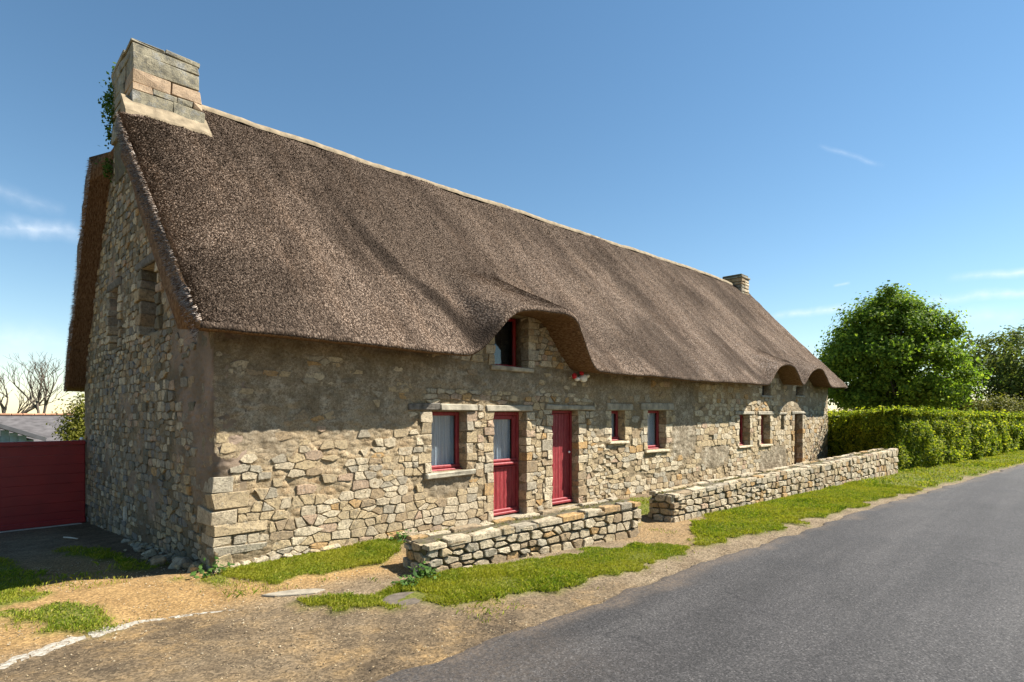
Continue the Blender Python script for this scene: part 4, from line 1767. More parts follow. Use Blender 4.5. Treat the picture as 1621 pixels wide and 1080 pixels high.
# ------------------------------------------------------------------ dry-stone garden walls
def garden_wall(A, B, zt0, zt1, depth, label, seed, coarse, pre=None):
    random.seed(seed)
    A, B = np.array(A, float), np.array(B, float)
    L = np.linalg.norm(B - A)
    U = (B - A) / L
    Nn = np.array([U[1], -U[0]])          # outward, towards the road
    root = empty('stone_wall', (A[0], A[1], 0))
    tag(root, label, 'wall', 'low dry-stone walls in front of the cottage')

    def top(u):
        return zt0 + (zt1 - zt0) * np.asarray(u, float) / L

    def to3d(face):
        def f(u, v, d):
            u, v, d = np.asarray(u), np.asarray(v), np.asarray(d)
            if face == 'front':
                p = U[None] * u[:, None] + Nn[None] * d[:, None]
                z = v
            elif face == 'back':
                p = U[None] * (L - u[:, None]) - Nn[None] * (depth + d[:, None])
                z = v
            elif face == 'start':
                p = -U[None] * d[:, None] - Nn[None] * (depth - u[:, None])
                z = v
            elif face == 'end':
                p = U[None] * (L + d[:, None]) - Nn[None] * u[:, None]
                z = v
            else:
                p = U[None] * u[:, None] - Nn[None] * v[:, None]
                z = top(u) + d
            return np.stack([p[:, 0], p[:, 1], z], -1)
        return f
    ST = []
    wn3 = lambda n2: np.array([n2[0], n2[1], 0])
    off = np.array([A[0], A[1], 0])

    def put(face, n, cell_list, w, top_rel=True, pr=(.0, .035)):
        tf_ = to3d(face)
        for (a, b), P in cell_list:
            if parea(P) < .0012:
                continue
            P = ccw(soften(P, 9, .005))
            V, F = stone_vf(P, tf_, random.uniform(*pr), .05)
            ST.append((visarea(V.mean(0) + off, n, parea(P)), V, F, pick(w)))
    ws = (.30, .20, .07, .12, .11, .03, .17)
    hm = coarse
    for face, n, ln, zt in (('front', wn3(Nn), L, None), ('start', wn3(-U), depth, zt0), ('end', wn3(U), depth, zt1), ('back', wn3(-Nn), L, None)):
        # rows follow the sloping top
        sc = row_seeds(0, ln, 0, 1.0, hm[0], hm[1], hm[2], hm[3])
        mean = (zt0 + zt1) / 2 if zt is None else zt
        rects_ = []
        seeds = [(a, b * mean - .02) for a, b in sc]
        if zt is None:
            seeds = [(a, (b / mean) * float(top(a if face == 'front' else L - a)) if mean else b) for a, b in seeds]
        cl_ = cells(seeds, (.01, ln - .01, -.06, max(zt0, zt1) + .02), .022)
        cl2 = []
        for (a, b), P in cl_:
            zz = (float(top(a if face == 'front' else L - a)) if zt is None else zt) + .004
            P = clip_poly(P, (0, zz), (0, 1))
            if len(P) >= 3:
                cl2.append(((a, b), P))
        put(face, n, cl2, ws)
    # capping stones: rough slabs on both arrises of the top
    u = 0
    while u < L:
        ln = random.uniform(.16, .42) * (1 if coarse[3] < .35 else 1.2)
        for q, dep in ((0, random.uniform(.12, .2)), (1, random.uniform(.1, .16))):
            P = [(u + .012, (0 if q == 0 else depth - dep)), (min(u + ln, L) - .012, (0 if q == 0 else depth - dep)), (min(u + ln, L) - .012, (dep if q == 0 else depth)), (u + .012, (dep if q == 0 else depth))]
            P = [(x, y - (.02 if q == 0 else -.02)) for x, y in P]
            if parea(P) < .002:
                continue
            P = ccw(soften(P, 9, .008))
            V, F = stone_vf(P, to3d('top'), random.uniform(.015, .045), .03)
            if True:
                F = [f[::-1] for f in F]
            ST.append((visarea(V.mean(0) + off, np.array([0, 0, 1.]), parea(P)) * 2, V, F, pick(ws)))
        u += ln
    # core
    nu = max(8, int(L / .15))
    us = np.linspace(.02, L - .02, nu)
    ring_ = []
    for (dd, zf) in ((-.035, -.3), (-.035, 1), (-depth / 2, 1), (-depth + .035, 1), (-depth + .035, -.3)):
        p = U[None] * us[:, None] + Nn[None] * dd
        z = np.where(zf < 0, -.3, top(us) - .004 + .02 * (dd == -depth / 2) + .012 * fbm(us * 5, dd * 7, 0, 31))
        ring_.append(np.stack([p[:, 0], p[:, 1], z], -1))
    ring_ = np.stack(ring_, 1)
    ii = np.arange(nu * 5).reshape(nu, 5)
    F = []
    for i in range(nu - 1):
        for k in range(5):
            F.append([ii[i, k], ii[i + 1, k], ii[i + 1, (k + 1) % 5], ii[i, (k + 1) % 5]])
    F.append(list(ii[0][::-1]))
    F.append(list(ii[-1]))
    mesh('core', ring_.reshape(-1, 3), [f[::-1] for f in F], 'dry_wall_core', root)
    ST.sort(key=lambda s: -s[0])
    for a_, V, F, mt in ST[:295]:
        stone_obj(V, F, mt, root)
    if len(ST) > 295:
        joined('small_stones', ST[295:], root)
    # moss and dry grass along the top
    n = int(2600 * L * depth / 1.6)
    u = rng.random(n) * L
    v = (.5 + .30 * np.clip(rng.normal(size=n), -1.6, 1.6)) * depth
    msk = fbm(u * 3, v * 6, 0, 55 + seed) > -.25
    u, v = u[msk], v[msk]
    p = U[None] * u[:, None] - Nn[None] * v[:, None]
    z = top(u) + .0
    Bp = np.stack([p[:, 0], p[:, 1], z], -1)
    tuft = .5 + .5 * fbm(u * 7, v * 7, 0, 3)
    V3, Fq = blades(Bp, .02 + .03 * rng.random(len(u)) * np.clip(tuft, .2, 1), .006 + .006 * rng.random(len(u)), 1.2)
    mo = mesh('moss', V3, Fq, 'moss', root)
    mo['kind'] = 'stuff'
    return root


def blades(P, h, w, lean=.6):
    """two-triangle bent blades as quads (n,4)"""
    n = len(P)
    an = rng.random(n) * 2 * math.pi
    d = np.stack([np.cos(an), np.sin(an), 0 * an], -1)
    s = np.stack([-np.sin(an), np.cos(an), 0 * an], -1)
    ln = lean * rng.random(n)
    up = np.stack([0 * an, 0 * an, np.ones(n)], -1)
    m_ = P + up * (h * .55)[:, None] + d * (h * ln * .3)[:, None]
    t = P + up * (h * (1 - .25 * ln))[:, None] + d * (h * ln)[:, None]
    b0 = P - s * (w / 2)[:, None]
    b1 = P + s * (w / 2)[:, None] * .2
    m1 = m_ + s * (w / 2)[:, None]
    V = np.stack([b0, b1, m1, t], 1).reshape(-1, 3)
    return V, np.arange(n * 4).reshape(-1, 4)


garden_wall((1.57, -1.78), (4.98, -2.31), .295, .46, .52, 'nearer low mossy stone wall below the red doors', 11, (.24, .42, .12, .30))
garden_wall((6.22, -2.12), (17.68, -2.95), .42, .70, .45, 'longer low stone wall running from the gap to the hedge', 12, (.17, .33, .13, .30))
random.seed(99)

# ------------------------------------------------------------------ gate, barn, small ground pieces
gate = empty('red_gate', (-1.9, 7.35, -.45))
tag(gate, 'dark red boarded gate beside the shaded stone gable', 'gate')
gy0 = 0.0
GW0, GW1 = -2.4, 1.86
for i in range(8):
    z0 = .10 + i * .185
    block('plank', ((GW0 + GW1) / 2, .02 + .0015 * (i % 2), z0 + .09), (GW1 - GW0, .03, .1835), 'gate_red', gate, .0025)
block('top_rail', ((GW0 + GW1) / 2, 0.0, 1.625), (GW1 - GW0 + .02, .09, .09), 'gate_red', gate, .012)
block('bottom_rail', ((GW0 + GW1) / 2, -.012, .085), (GW1 - GW0 + .02, .06, .10), 'gate_red', gate, .01)
block('post', (GW1 - .03, .09, .80), (.1, .09, 1.66), 'gate_red', gate, .01)
block('post', (-.6, .09, .80), (.1, .09, 1.66), 'gate_red', gate, .01)
block('post', (GW0 + .05, .09, .80), (.1, .09, 1.66), 'gate_red', gate, .01)
V, F = ball((GW1 - .05, -.01, 1.70), .035, 8, 6, .15)
mesh('latch', V, F, 'white_enamel', gate, smooth=True)
th = block('concrete_threshold', (-2.15, 7.22, -.445), (4.1, .14, .06), 'white_paint_worn', None, .012, .006)
tag(th, 'pale concrete strip on the ground along the foot of the red gate', 'threshold')

V, F = [], []
n = 22
for k, (r_, z_) in enumerate(((1.0, -.03), (.97, .003), (.88, .009), (.001, .010))):
    for i in range(n):
        w = 2 * math.pi * i / n
        rr = r_ * (1 + .22 * float(vnoise(3 * math.cos(w), 3 * math.sin(w), 0, 44)))
        V.append((.27 * rr * math.cos(w), .085 * rr * math.sin(w), z_))
for k in range(3):
    for i in range(n):
        F.append([k * n + i, k * n + (i + 1) % n, (k + 1) * n + (i + 1) % n, (k + 1) * n + i])
V = np.array(V) @ rotz(-.50).T + [.30, -1.36, 0]
sb = mesh('paving_slab', V, F, 'slab_concrete')
tag(sb, 'flat pale stone slab set in the gravel near the house corner', 'slab')
mb = MB()
P_ = []
V, F = [], []
n = 24
for k, (r_, z_) in enumerate(((.205, -.03), (.21, .012), (.19, .020), (.001, .022))):
    for i in range(n):
        w = 2 * math.pi * i / n
        V.append((r_ * math.cos(w), r_ * .9 * math.sin(w), z_))
for k in range(3):
    for i in range(n):
        F.append([k * n + i, k * n + (i + 1) % n, (k + 1) * n + (i + 1) % n, (k + 1) * n + i])
cv = mesh('drain_cover', V, F, 'cover_grey')
cv.location = (.93, -2.30, -.002)
tag(cv, 'round grey drain cover in the grass before the nearer low wall', 'drain cover')
st_ = block('stone_step', (6.35, -.62, .06), (.95, .45, .16), 'slab_concrete', None, .015, .01)
tag(st_, 'pale flat stone step seen through the gap between the two low walls', 'step')

# loose rubble at the foot of the gable: the larger stones one by one, the small stuff together
for (x, y, sz_), mt, lb in (((-.16, .62, .20), 'stone_grey', 'largest loose grey stone at the foot of the shaded gable'),
                            ((-.14, .20, .13), 'stone_tan', 'tan loose stone lying right at the near house corner'),
                            ((-.30, .95, .15), 'stone_brown', 'brown loose stone leaning behind the largest grey one by the gable'),
                            ((-.22, 1.75, .14), 'stone_pale', 'pale loose stone half way along the foot of the gable')):
    V, F = block_vf((0, 0, 0), (sz_, sz_ * .85, sz_ * .72), sz_ * .2, sz_ * .15, rotz(random.random() * 3))
    o = mesh('rubble_stone', V, F, mt)
    o.location = (x, y, float(gz(x, y)) + sz_ * .22)
    tag(o, lb, 'stone', 'loose stones at the foot of the gable')
mb = MB()
for i in range(46):
    y = random.uniform(.05, 3.6)
    x = -.04 - abs(random.gauss(0, .13))
    s_ = random.uniform(.03, .10)
    V, F = block_vf((x, y, float(gz(x, y)) + s_ * .15), (s_, s_ * random.uniform(.7, 1.3), s_ * random.uniform(.5, .85)), s_ * .2, s_ * .15, rotz(random.random() * 3))
    mb.add(V, F, random.randrange(3))
o = mb.build('rubble', ['stone_grey', 'stone_brown', 'stone_tan'])
tag(o, 'small broken rubble scattered along the foot of the gable', 'rubble', kind='stuff')
tw = MB()
tw.tube([(-.68, 5.0, -.27), (-.62, 4.85, -.262), (-.55, 4.62, -.255)], [.012, .014, .008], 5)
o = tw.build('dry_stick', 'white_paint_worn')
tag(o, 'short pale stick lying on the shaded drive near the gate', 'stick')

# barn and shed beyond the gate
barn = empty('barn', (-6, 32, -1.95))
tag(barn, 'long grey roofed barn with orange ridge tiles behind the gate', 'barn')
bw = 11
V = np.array([(-bw, 0, 2.05), (bw, 0, 2.05), (bw, 4.5, 3.62), (-bw, 4.5, 3.62), (bw, 9, 2.05), (-bw, 9, 2.05)], float)
V = np.concatenate([V, V - [0, 0, .18]])
mesh('roof', V, [[0, 1, 2, 3], [3, 2, 4, 5], [7, 6, 9, 8], [8, 9, 11, 10], [1, 0, 6, 7], [5, 4, 10, 11], [0, 3, 9, 6], [3, 5, 11, 9], [2, 1, 7, 8], [4, 2, 8, 10]], 'barn_roof', barn)
for i in range(44):
    block('ridge_tile', (-bw + .25 + i * .5, 4.5, 3.66), (.49, .34, .12), 'ridge_tile', barn, .03)
mesh('wall', *block_vf((0, 4.5, .85), (2 * bw - .6, 8.2, 2.2), .02), 'lintel_stone', barn)
shed = empty('shed', (-3.3, 24, -1.02))
tag(shed, 'blue boarded shed with dark sloping roof edge before the barn', 'shed')
# gable roof: right slope seen from the gate side; right eave at x=1.13, z=.75
for i in range(30):
    x = -4.1 + i * .27
    zt = 3.55 - .415 * abs(x + .0) - .12
    block('plank', (x, 0, zt / 2), (.262, .03, zt), 'blue_board', shed, .005)
for sgn in (-1, 1):
    V = np.array([(0, -.35, 3.60), (sgn * 4.45, -.35, 1.76), (sgn * 4.45, 6, 1.76), (0, 6, 3.60)], float)
    V = np.concatenate([V, V - [0, 0, .13]])
    F = [[0, 1, 2, 3], [7, 6, 5, 4], [0, 4, 5, 1], [1, 5, 6, 2], [2, 6, 7, 3], [3, 7, 4, 0]]
    mesh('roof', V, F if sgn > 0 else [f[::-1] for f in F], 'dark_fascia', shed)
    ln = math.hypot(4.45, 1.84)
    an = math.atan2(1.84, 4.45) * sgn
    Rr = np.array([[math.cos(an), 0, math.sin(an)], [0, 1, 0], [-math.sin(an), 0, math.cos(an)]])
    mesh('fascia', *block_vf((sgn * 2.225, -.37, 2.62), (ln, .04, .16), .005, 0, Rr), 'dark_fascia', shed)
mesh('side_wall', *block_vf((0, 3.0, .85), (8.2, 5.8, 1.7), .01), 'blue_board', shed)


# ------------------------------------------------------------------ vegetation
def leaves(P, size, out=None, jit=1.0):
    """diamond leaves, random tilt, biased to the direction out"""
    n = len(P)
    nr = rng.normal(size=(n, 3))
    nr /= np.linalg.norm(nr, axis=1)[:, None]
    if out is not None:
        nr = nr * jit + out
        nr /= np.linalg.norm(nr, axis=1)[:, None] + 1e-9
    a = np.cross(nr, rng.normal(size=(n, 3)))
    a /= np.linalg.norm(a, axis=1)[:, None] + 1e-9
    b = np.cross(nr, a)
    s = np.asarray(size)[:, None]
    V = np.stack([P - a * s * .5, P + b * s * .30 - nr * s * .06, P + a * s * .5, P - b * s * .30 - nr * s * .06], 1).reshape(-1, 3)
    return V, np.arange(n * 4).reshape(-1, 4)


def tree(name, base, height, crown_c, crown_r, leafmat_, label, cat='tree', nclump=150, per=160, lsize=.2, trunk_r=.25, clump_r=.8, group=None, bark='bark', seed=1, shell=.55, dome=.0):
    r_ = np.random.default_rng(seed)
    random.seed(seed)
    root = empty(name, base)
    tag(root, label, cat, group)
    cc = np.array(crown_c, float)
    cr = np.array(crown_r, float)
    d = r_.normal(size=(nclump, 3))
    d[:, 2] *= 1.1
    d /= np.linalg.norm(d, axis=1)[:, None]
    rad = shell + (1 - shell) * r_.random(nclump)**.6
    rad[: nclump // 5] *= r_.random(nclump // 5) * .8 + .2
    lump = 1 + .22 * vnoise(d[:, 0] * 2 + seed, d[:, 1] * 2, d[:, 2] * 2, seed)
    C = cc + d * cr * (rad * lump)[:, None]
    C[:, 2] = np.maximum(C[:, 2], cc[2] - cr[2] * .9)
    C[:, :2] *= (1 - dome * np.clip((C[:, 2] - cc[2]) / cr[2] + .1, 0, 1))[:, None]
    tr = MB()
    fork = np.array([0, 0, max(cc[2] - cr[2] * .8, height * .15)])
    tr.tube([(0, 0, -.4), (0, 0, fork[2] * .5), tuple(fork), tuple(fork * .3 + cc * .7 * np.array([1, 1, 1])), (cc[0], cc[1], cc[2] + cr[2] * .6)],
            [trunk_r * 1.25, trunk_r, trunk_r * .9, trunk_r * .5, trunk_r * .1], 8)
    for i in r_.permutation(nclump)[:min(nclump, 46)]:
        t0 = r_.random() * .6
        st = fork + (cc + np.array([0, 0, cr[2] * .4]) - fork) * t0
        mid = (st + C[i]) / 2 + np.array([0, 0, -.08 * cr[2]]) + r_.normal(size=3) * .08 * cr
        tr.tube([st, mid, C[i]], [trunk_r * .34 * (1 - t0 * .6), trunk_r * .2, trunk_r * .05], 5)
    tr.build('trunk', bark, root, smooth=True)
    P, O = [], []
    for i in range(nclump):
        k = int(per * r_.uniform(.6, 1.4))
        rr = clump_r * r_.uniform(.6, 1.25)
        p = r_.normal(size=(k, 3)) * rr * .5 * np.array([1, 1, .75])
        P.append(C[i] + p)
        o = p / (np.linalg.norm(p, axis=1)[:, None] + 1e-6) * .5 + d[i] * .6 + np.array([0, 0, .4])
        O.append(o)
    P, O = np.concatenate(P), np.concatenate(O)
    V, F = leaves(P, lsize * (.6 + .8 * r_.random(len(P))), O, .9)
    mesh('crown', V, F, leafmat_, root)
    return root


tree('round_tree', (42.3, 2.2, -.1), 10, (0, 0, 5.7), (4.2, 4.2, 4.05), 'tree_leaf', 'large round fresh green tree behind the hedge by the thatched gable', nclump=210, per=330, lsize=.22, trunk_r=.3, clump_r=.86, seed=3, dome=.33, shell=.62)
tree('oak_tree', (59, -4.0, -.1), 9, (0, 0, 5.2), (6.4, 6.4, 3.3), 'oak_leaf', 'dull green spreading tree at the right end above the hedge', nclump=200, per=130, lsize=.26, trunk_r=.32, clump_r=1.1, seed=5, shell=.5)
tree('oak_tree', (62, -13.5, -.1), 9, (0, 0, 5.2), (4.6, 4.6, 3.6), 'oak_leaf', 'dull green tree beyond the far end of the hedge beside the road', nclump=120, per=110, lsize=.26, trunk_r=.3, clump_r=1.1, seed=6, shell=.5)
tree('shrub', (50, -2.4, -.1), 2.6, (0, 0, 1.3), (3.0, 2.4, 1.5), 'yellow_leaf', 'low yellow green bush between the round tree and the dull green tree', 'bush', nclump=110, per=200, lsize=.16, trunk_r=.06, clump_r=.7, seed=8)
tree('shrub', (57, 3, -.1), 4, (0, 0, 1.9), (7.5, 3.5, 2.4), 'dark_leaf', 'dark green thicket under the dull green spreading tree', 'bush', nclump=260, per=220, lsize=.30, trunk_r=.08, clump_r=.9, seed=9)
tree('shrub', (66, -9, -.1), 4, (0, 0, 1.7), (7.5, 4, 2.2), 'dark_leaf', 'dark green scrub beyond the far right end of the hedge', 'bush', nclump=260, per=200, lsize=.34, trunk_r=.08, clump_r=.9, seed=15)
tree('shrub', (1.55, 18.2, -1.05), 3.2, (0, 0, 2.25), (.55, .6, 1.2), 'yellow_leaf', 'yellow green bush behind the red gate next to the gable', 'bush', nclump=70, per=120, lsize=.09, trunk_r=.05, clump_r=.42, seed=10)
tree('distant_tree', (-4, 80, -2), 6, (0, 0, 2.6), (5, 4, 2.2), 'dark_leaf', 'low dark green tree far behind the barn roof at the left', nclump=70, per=110, lsize=.35, trunk_r=.25, clump_r=1.0, seed=12)


def bare_tree(base, H, label, seed, spread=.5):
    r_ = random.Random(seed)
    root = empty('bare_tree', base)
    tag(root, label, 'tree', 'leafless trees behind the barn')
    t, bmesh_ = MB(), MB()

    def grow(p, d, ln, r, lv):
        pts, rs = [p], [r]
        q, dd = p, d
        for i in range(3):
            dd = (dd + Vector((r_.gauss(0, .11), r_.gauss(0, .11), r_.gauss(.05, .07)))).normalized()
            q = q + dd * ln / 3
            pts.append(q)
            rs.append(r * (1 - .16 * (i + 1)))
        (t if lv < 2 else bmesh_).tube([tuple(a) for a in pts], rs, 6 if lv < 2 else (4 if lv < 4 else 3))
        if lv >= 6 or r < .010:
            return
        k = r_.choice([2, 3, 3]) if lv < 5 else 2
        for i in range(k):
            w = spread * r_.uniform(.5, 1.3)
            a = r_.random() * 6.28
            side = Vector((math.cos(a), math.sin(a), .15))
            nd = (dd * math.cos(w) + side * math.sin(w)).normalized()
            at = pts[-1] if i < 2 else pts[2]
            grow(at, nd, ln * r_.uniform(.62, .84), max(r * r_.uniform(.5, .68), .016), lv + 1)
    grow(Vector((0, 0, -.5)), Vector((0, 0, 1)), H * .30, H * .030, 0)
    t.build('trunk', 'bare_bark', root, smooth=True)
    bmesh_.build('branches', 'bare_bark', root)
    return root


bare_tree((5.0, 64, -2), 10.2, 'leafless tree standing alone behind the barn nearer the gable', 21, .52)
bare_tree((2.0, 66.5, -2), 9.8, 'leafless tree cut by the left border behind the barn', 24, .55)

# hedge
HP = [(18.35, -2.45), (18.45, -2.85), (18.9, -3.08), (21.2, -3.45), (26, -4.0), (33.4, -4.65), (42, -6.2), (54, -8.4)]
HB = [(54, -5.5), (42, -3.2), (33, -1.3), (26, .6), (23.5, 2.2), (22.0, 1.2), (21.9, -.1)]
HL = [(22.0, 1.2), (21.9, -.1), (20.2, -1.3), (18.9, -2.1), (18.35, -2.45)]


def hedge_top(x, y):
    return 1.83 - .012 * (np.asarray(x) - 18) + .05 * fbm(np.asarray(x) * .8, np.asarray(y) * .8, 0, 14)


hedge = empty('hedge', (24, -2.5, 0))
tag(hedge, 'long clipped yellow green hedge between the cottage and the road', 'hedge')
off = np.array([24, -2.5, 0])
poly = HP + HB + [HL[2], HL[3]]
# inner body of twigs and shaded leaves
cen = np.array(poly).mean(0)
bv, nz = [], 7


def resample(P, st):
    out = []
    for i in range(len(P)):
        a, b = np.array(P[i]), np.array(P[(i + 1) % len(P)])
        k = max(1, int(np.linalg.norm(b - a) / st))
        for j in range(k):
            out.append(a + (b - a) * j / k)
    return np.array(out)


rp = resample(poly, .3)
tang = np.roll(rp, -1, 0) - np.roll(rp, 1, 0)
tang /= np.linalg.norm(tang, axis=1)[:, None]
outw = np.stack([tang[:, 1], -tang[:, 0]], -1)
inn = rp - outw * .20
for k in range(nz):
    t = k / (nz - 1)
    z = .0 + (hedge_top(inn[:, 0], inn[:, 1]) - .14) * t
    ins = (.12 * max(0, t - .85) / .15)
    q = inn - outw * (ins + .06 * vnoise(inn[:, 0] * 2, inn[:, 1] * 2, k, 3))[:, None]
    bv.append(np.stack([q[:, 0], q[:, 1], z], -1))
bv = np.stack(bv, 0)
m_ = len(rp)
F = []
for k in range(nz - 1):
    for i in range(m_):
        j = (i + 1) % m_
        F.append([k * m_ + i, k * m_ + j, (k + 1) * m_ + j, (k + 1) * m_ + i])
F.append([(nz - 1) * m_ + i for i in range(m_)])
mesh('inner_twigs', bv.reshape(-1, 3) - off, F, 'dark_leaf', hedge)


def hedge_leaves(path, n, dens_pow=1.3):
    P = np.array(path, float)
    seg = np.linalg.norm(np.diff(P, axis=0), axis=1)
    mids = (P[:-1] + P[1:]) / 2
    fine = []
    for i in range(len(P) - 1):
        k = max(1, int(seg[i] / .2))
        for j in range(k):
            fine.append(np.concatenate([P[i] + (P[i + 1] - P[i]) * j / k, P[i] + (P[i + 1] - P[i]) * (j + 1) / k]))
    fine = np.array(fine)
    md = (fine[:, :2] + fine[:, 2:]) / 2
    w = np.linalg.norm(fine[:, 2:] - fine[:, :2], axis=1) / np.linalg.norm(md - CAM[:2], axis=1)**dens_pow
    idx = rng.choice(len(fine), n, p=w / w.sum())
    t = rng.random(n)
    q = fine[idx, :2] + (fine[idx, 2:] - fine[idx, :2]) * t[:, None]
    tg = fine[idx, 2:] - fine[idx, :2]
    tg /= np.linalg.norm(tg, axis=1)[:, None]
    o = np.stack([tg[:, 1], -tg[:, 0]], -1)
    return q, o


LV, LS, LO = [], [], []
for path, n in ((HP, 62000), (HL, 17000)):
    q, o = hedge_leaves(path, n)
    ht = hedge_top(q[:, 0], q[:, 1])
    z = rng.random(n)**.9 * (ht + .02)
    lumps = .17 * fbm(q[:, 0] * 1.8, q[:, 1] * 1.8, z * 1.8, 15, 3)
    rnd = sstep(.72, 1.02, z / ht) * .20 + sstep(.35, .0, z) * .10
    d_ = lumps - rnd + (rng.random(n) - .75) * .16
    p = np.concatenate([q + o * d_[:, None], z[:, None]], 1)
    keep = rng.random(n) < np.clip(1.1 + 1.4 * fbm(p[:, 0] * 5, p[:, 1] * 5, p[:, 2] * 5, 16, 2), .25, 1)
    p, o2 = p[keep], np.concatenate([o, np.full((n, 1), .55)], 1)[keep]
    LV.append(p)
    LO.append(o2)
# the top
n = 42000
ti = rng.random(n)
xa = 18.2 + 35 * ti**1.7
fy = np.interp(xa, [q[0] for q in HP], [q[1] for q in HP])
by = np.interp(xa, [18.35, 20.2, 21.9, 23.5, 26, 33, 42, 54], [-2.45, -1.3, .8, 1.6, .6, -1.3, -3.2, -5.5])
ya = fy + (by - fy) * rng.random(n)**1.4
za = hedge_top(xa, ya) + .05 * fbm(xa * 4, ya * 4, 0, 17) + (rng.random(n) - .6) * .10
spr = rng.random(n) < .06
za = za + spr * rng.random(n) * .16
LV.append(np.stack([xa, ya, za], -1))
LO.append(np.tile([0, 0, 1.], (n, 1)))
LV, LO = np.concatenate(LV), np.concatenate(LO)
dl = np.linalg.norm(LV - CAM, axis=1)
V, F = leaves(LV - off, (.045 + .045 * rng.random(len(LV))) * np.clip(dl / 20, .9, 1.8), LO, 1.1)
hl = mesh('foliage', V, F, 'hedge_leaf', hedge)

# pellitory growing on the chimney and the gable
ivy = empty('wall_plant', (0, 4.4, 6.9))
tag(ivy, 'green plant growing out of the back of the stone chimney', 'plant')
P = []
for cxp, cyp, czp, n, r in ((.02, 4.78, 7.15, 420, .17), (-.03, 4.75, 6.75, 380, .15), (.05, 4.75, 7.5, 160, .10), (-.05, 4.98, 7.08, 160, .10), (-.05, 4.9, 6.45, 120, .09), (.0, 4.72, 6.9, 200, .16), (-.08, 5.0, 5.95, 120, .1)):
    P.append(np.array([cxp, cyp, czp]) + rng.normal(size=(n, 3)) * r * np.array([.5, .6, .8]))
P = np.concatenate(P) - np.array([0, 4.4, 6.9])
V, F = leaves(P, .035 + .045 * rng.random(len(P)), np.tile([-.3, -.3, .5], (len(P), 1)), 1.0)
mesh('leaves', V, F, 'weed_leaf', ivy)
tb = MB()
for k in range(10):
    p0 = np.array([.06, .25, -.45 + k * .11])
    p1 = p0 + np.array([-.08, .22 + .1 * random.random(), .1])
    tb.tube([p0, (p0 + p1) / 2 + [0, 0, .02], p1], [.006, .005, .002], 4)
tb.build('stem', 'bark', ivy)

# weeds
WEEDS = [((1.46, -1.92), 90, .12, .12, 'dark leafy weed at the near end of the nearer low wall'),
         ((1.16, -2.02), 60, .12, .10, 'small leafy weed in the grass left of the nearer low wall'),
         ((2.35, -.22), 70, .13, .12, 'dry looking tuft of weeds against the wall beside the window'),
         ((-.06, -.12), 60, .14, .13, 'small weed at the foot of the near house corner')]
for (x, y), n, r, h, lb in WEEDS:
    w = empty('weed_plant', (x, y, float(gz(x, y))))
    tag(w, lb, 'plant')
    p = rng.normal(size=(n, 3)) * np.array([r * .55, r * .55, h * .3]) + np.array([0, 0, h * .5])
    p[:, 2] = np.abs(p[:, 2]) + .01
    V, F = leaves(p, .04 + .05 * rng.random(n), np.tile([0, -.2, 1.], (n, 1)), .7)
    mesh('leaves', V, F, 'weed_leaf', w)
    tb = MB()
    for k in range(7):
        a = p[k]
        tb.tube([(0, 0, -.02), tuple(a * .5 + np.array([0, 0, .02])), tuple(a)], [.005, .004, .002], 4)
    tb.build('stem', 'bark', w)

# grass
GP = []


def scatter(keys, x0, x1, y0, y1, n, thr=.45):
    x = rng.uniform(x0, x1, n)
    y = rng.uniform(y0, y1, n)
    g = grass_mask(x, y, .10, keys)
    k = rng.random(n) < sstep(thr - .25, thr + .3, g)
    return np.stack([x[k], y[k]], -1)


near_g = np.concatenate([scatter(['a'], .2, 4.8, -3.5, -1.5, 130000), scatter(['b'], 0, 2.4, -1.15, 0, 45000), scatter(['gap'], 5.1, 6.7, -2, -.3, 4000),
                         scatter(['l1', 'l2'], -3, -1.0, -1.3, 1.1, 26000), scatter(['l3', 'sh'], -3, -.2, .6, 4.2, 24000), scatter(['cor'], -.7, .1, -.9, .4, 2500)])
sx, sy = rng.uniform(-3, 5.5, 60000), rng.uniform(-3.5, 1.6, 60000)
sk = (rng.random(60000) < .55 * sstep(.35, .75, fbm(sx * 2.2, sy * 2.2, 0, 91, 4))) & ~((sx > 0) & (sy > 0)) & (sy > edge_y(sx) + .05) & ((sy > -1.25) | (sx > 1.0))
near_g = np.concatenate([near_g, np.stack([sx[sk], sy[sk]], -1)])
mid_g = scatter(['c'], 4.5, 14, -4.2, -2.0, 130000)
far_g = scatter(['c'], 14, 60, -11, -2.3, 160000)
far_g2 = scatter(['behind_wall'], 6.4, 17.5, -2.3, -.3, 12000)


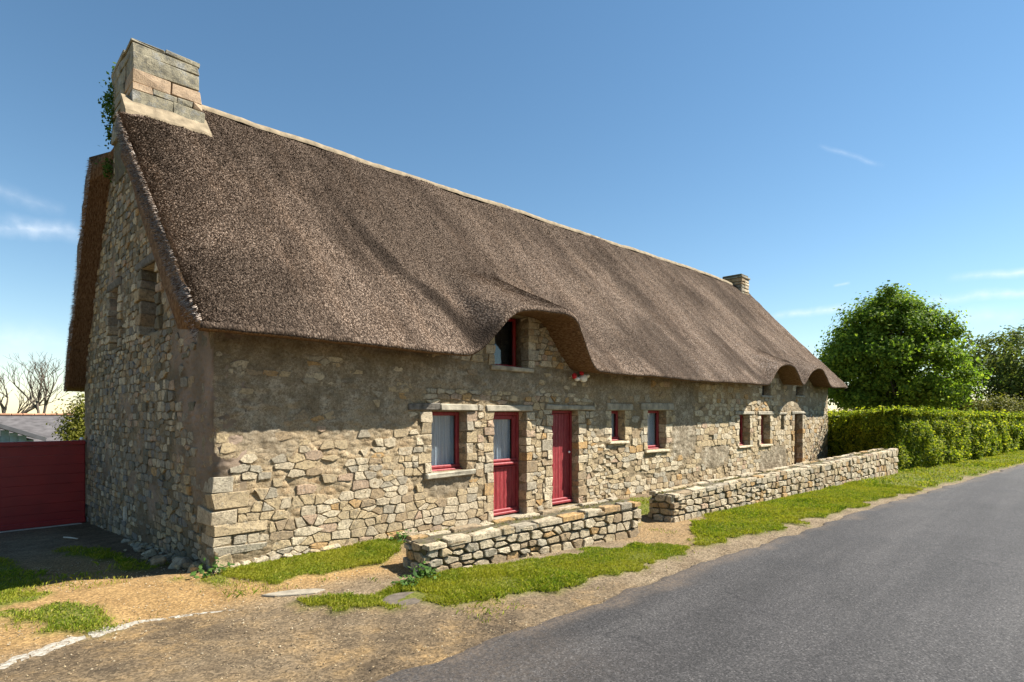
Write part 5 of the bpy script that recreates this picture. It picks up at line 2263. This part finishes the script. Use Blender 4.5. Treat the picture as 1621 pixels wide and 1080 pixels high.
def keep_out(p):
    x, y = p[:, 0], p[:, 1]
    inwall = np.zeros(len(p), bool)
    for A, B in (((1.57, -1.78), (4.98, -2.31)), ((6.22, -2.12), (17.68, -2.95))):
        A, B = np.array(A), np.array(B)
        L = np.linalg.norm(B - A)
        U = (B - A) / L
        d = p - A
        u = d @ U
        v = d @ np.array([-U[1], U[0]])
        inwall |= (u > -.03) & (u < L + .03) & (v > -.02) & (v < .47)
    inwall |= ((x - .93)**2 + ((y + 2.30) / .9)**2 < .215**2)
    inwall |= (y < edge_y(x) + .08)
    return p[~inwall]


mats_ = []
for p, h0, h1, w0 in ((near_g, .022, .070, .0065), (mid_g, .035, .085, .010), (far_g, .05, .12, .018), (far_g2, .04, .09, .012)):
    p = keep_out(p)
    n = len(p)
    lush = np.clip(.55 + .7 * fbm(p[:, 0] * 1.6, p[:, 1] * 1.6, 0, 6), .6, 1.3)
    h = (h0 + (h1 - h0) * rng.random(n)) * lush
    P3 = np.stack([p[:, 0], p[:, 1], gz(p[:, 0], p[:, 1]) + .008], -1)
    mats_.append(blades(P3, h, w0 * (.6 + .8 * rng.random(n)), 1.1))
nv = 0
VV, FF = [], []
for V, F in mats_:
    VV.append(V)
    FF.append(F + nv)
    nv += len(V)
gr_ = mesh('grass', np.concatenate(VV), np.concatenate(FF), 'grass_blade')
tag(gr_, 'short sunlit grass of the verge and the patches by the house', 'grass', kind='stuff')

# gravel grains lying on the drive and the road shoulder
n = 15000
x = rng.uniform(-3, 7.5, n)
y = rng.uniform(-3.75, 2.2, n)
keep = (y > edge_y(x) - .12) & ~((x > -.02) & (y > -.03)) & (grass_mask(x, y) < .5)
x, y = x[keep], y[keep]
n = len(x)
s = .0035 + .007 * rng.random(n)**2.5
octa = np.array([(1, 0, 0), (0, 1, 0), (-1, 0, 0), (0, -1, 0), (0, 0, .8), (0, 0, -.8)])
of = np.array([(0, 1, 4), (1, 2, 4), (2, 3, 4), (3, 0, 4), (1, 0, 5), (2, 1, 5), (3, 2, 5), (0, 3, 5)])
V = (octa[None] * s[:, None, None] * rng.uniform(.7, 1.3, (n, 6, 1))) + np.stack([x, y, gz(x, y) + .004], -1)[:, None]
F = (of[None] + (np.arange(n) * 6)[:, None, None]).reshape(-1, 3)
gv = mesh('gravel', V.reshape(-1, 3), F, ['stone_tan', 'stone_pale', 'stone_brown'], None, np.repeat(rng.integers(0, 3, n), 8))
tag(gv, 'loose fine gravel on the sandy drive and road shoulder', 'gravel', kind='stuff')
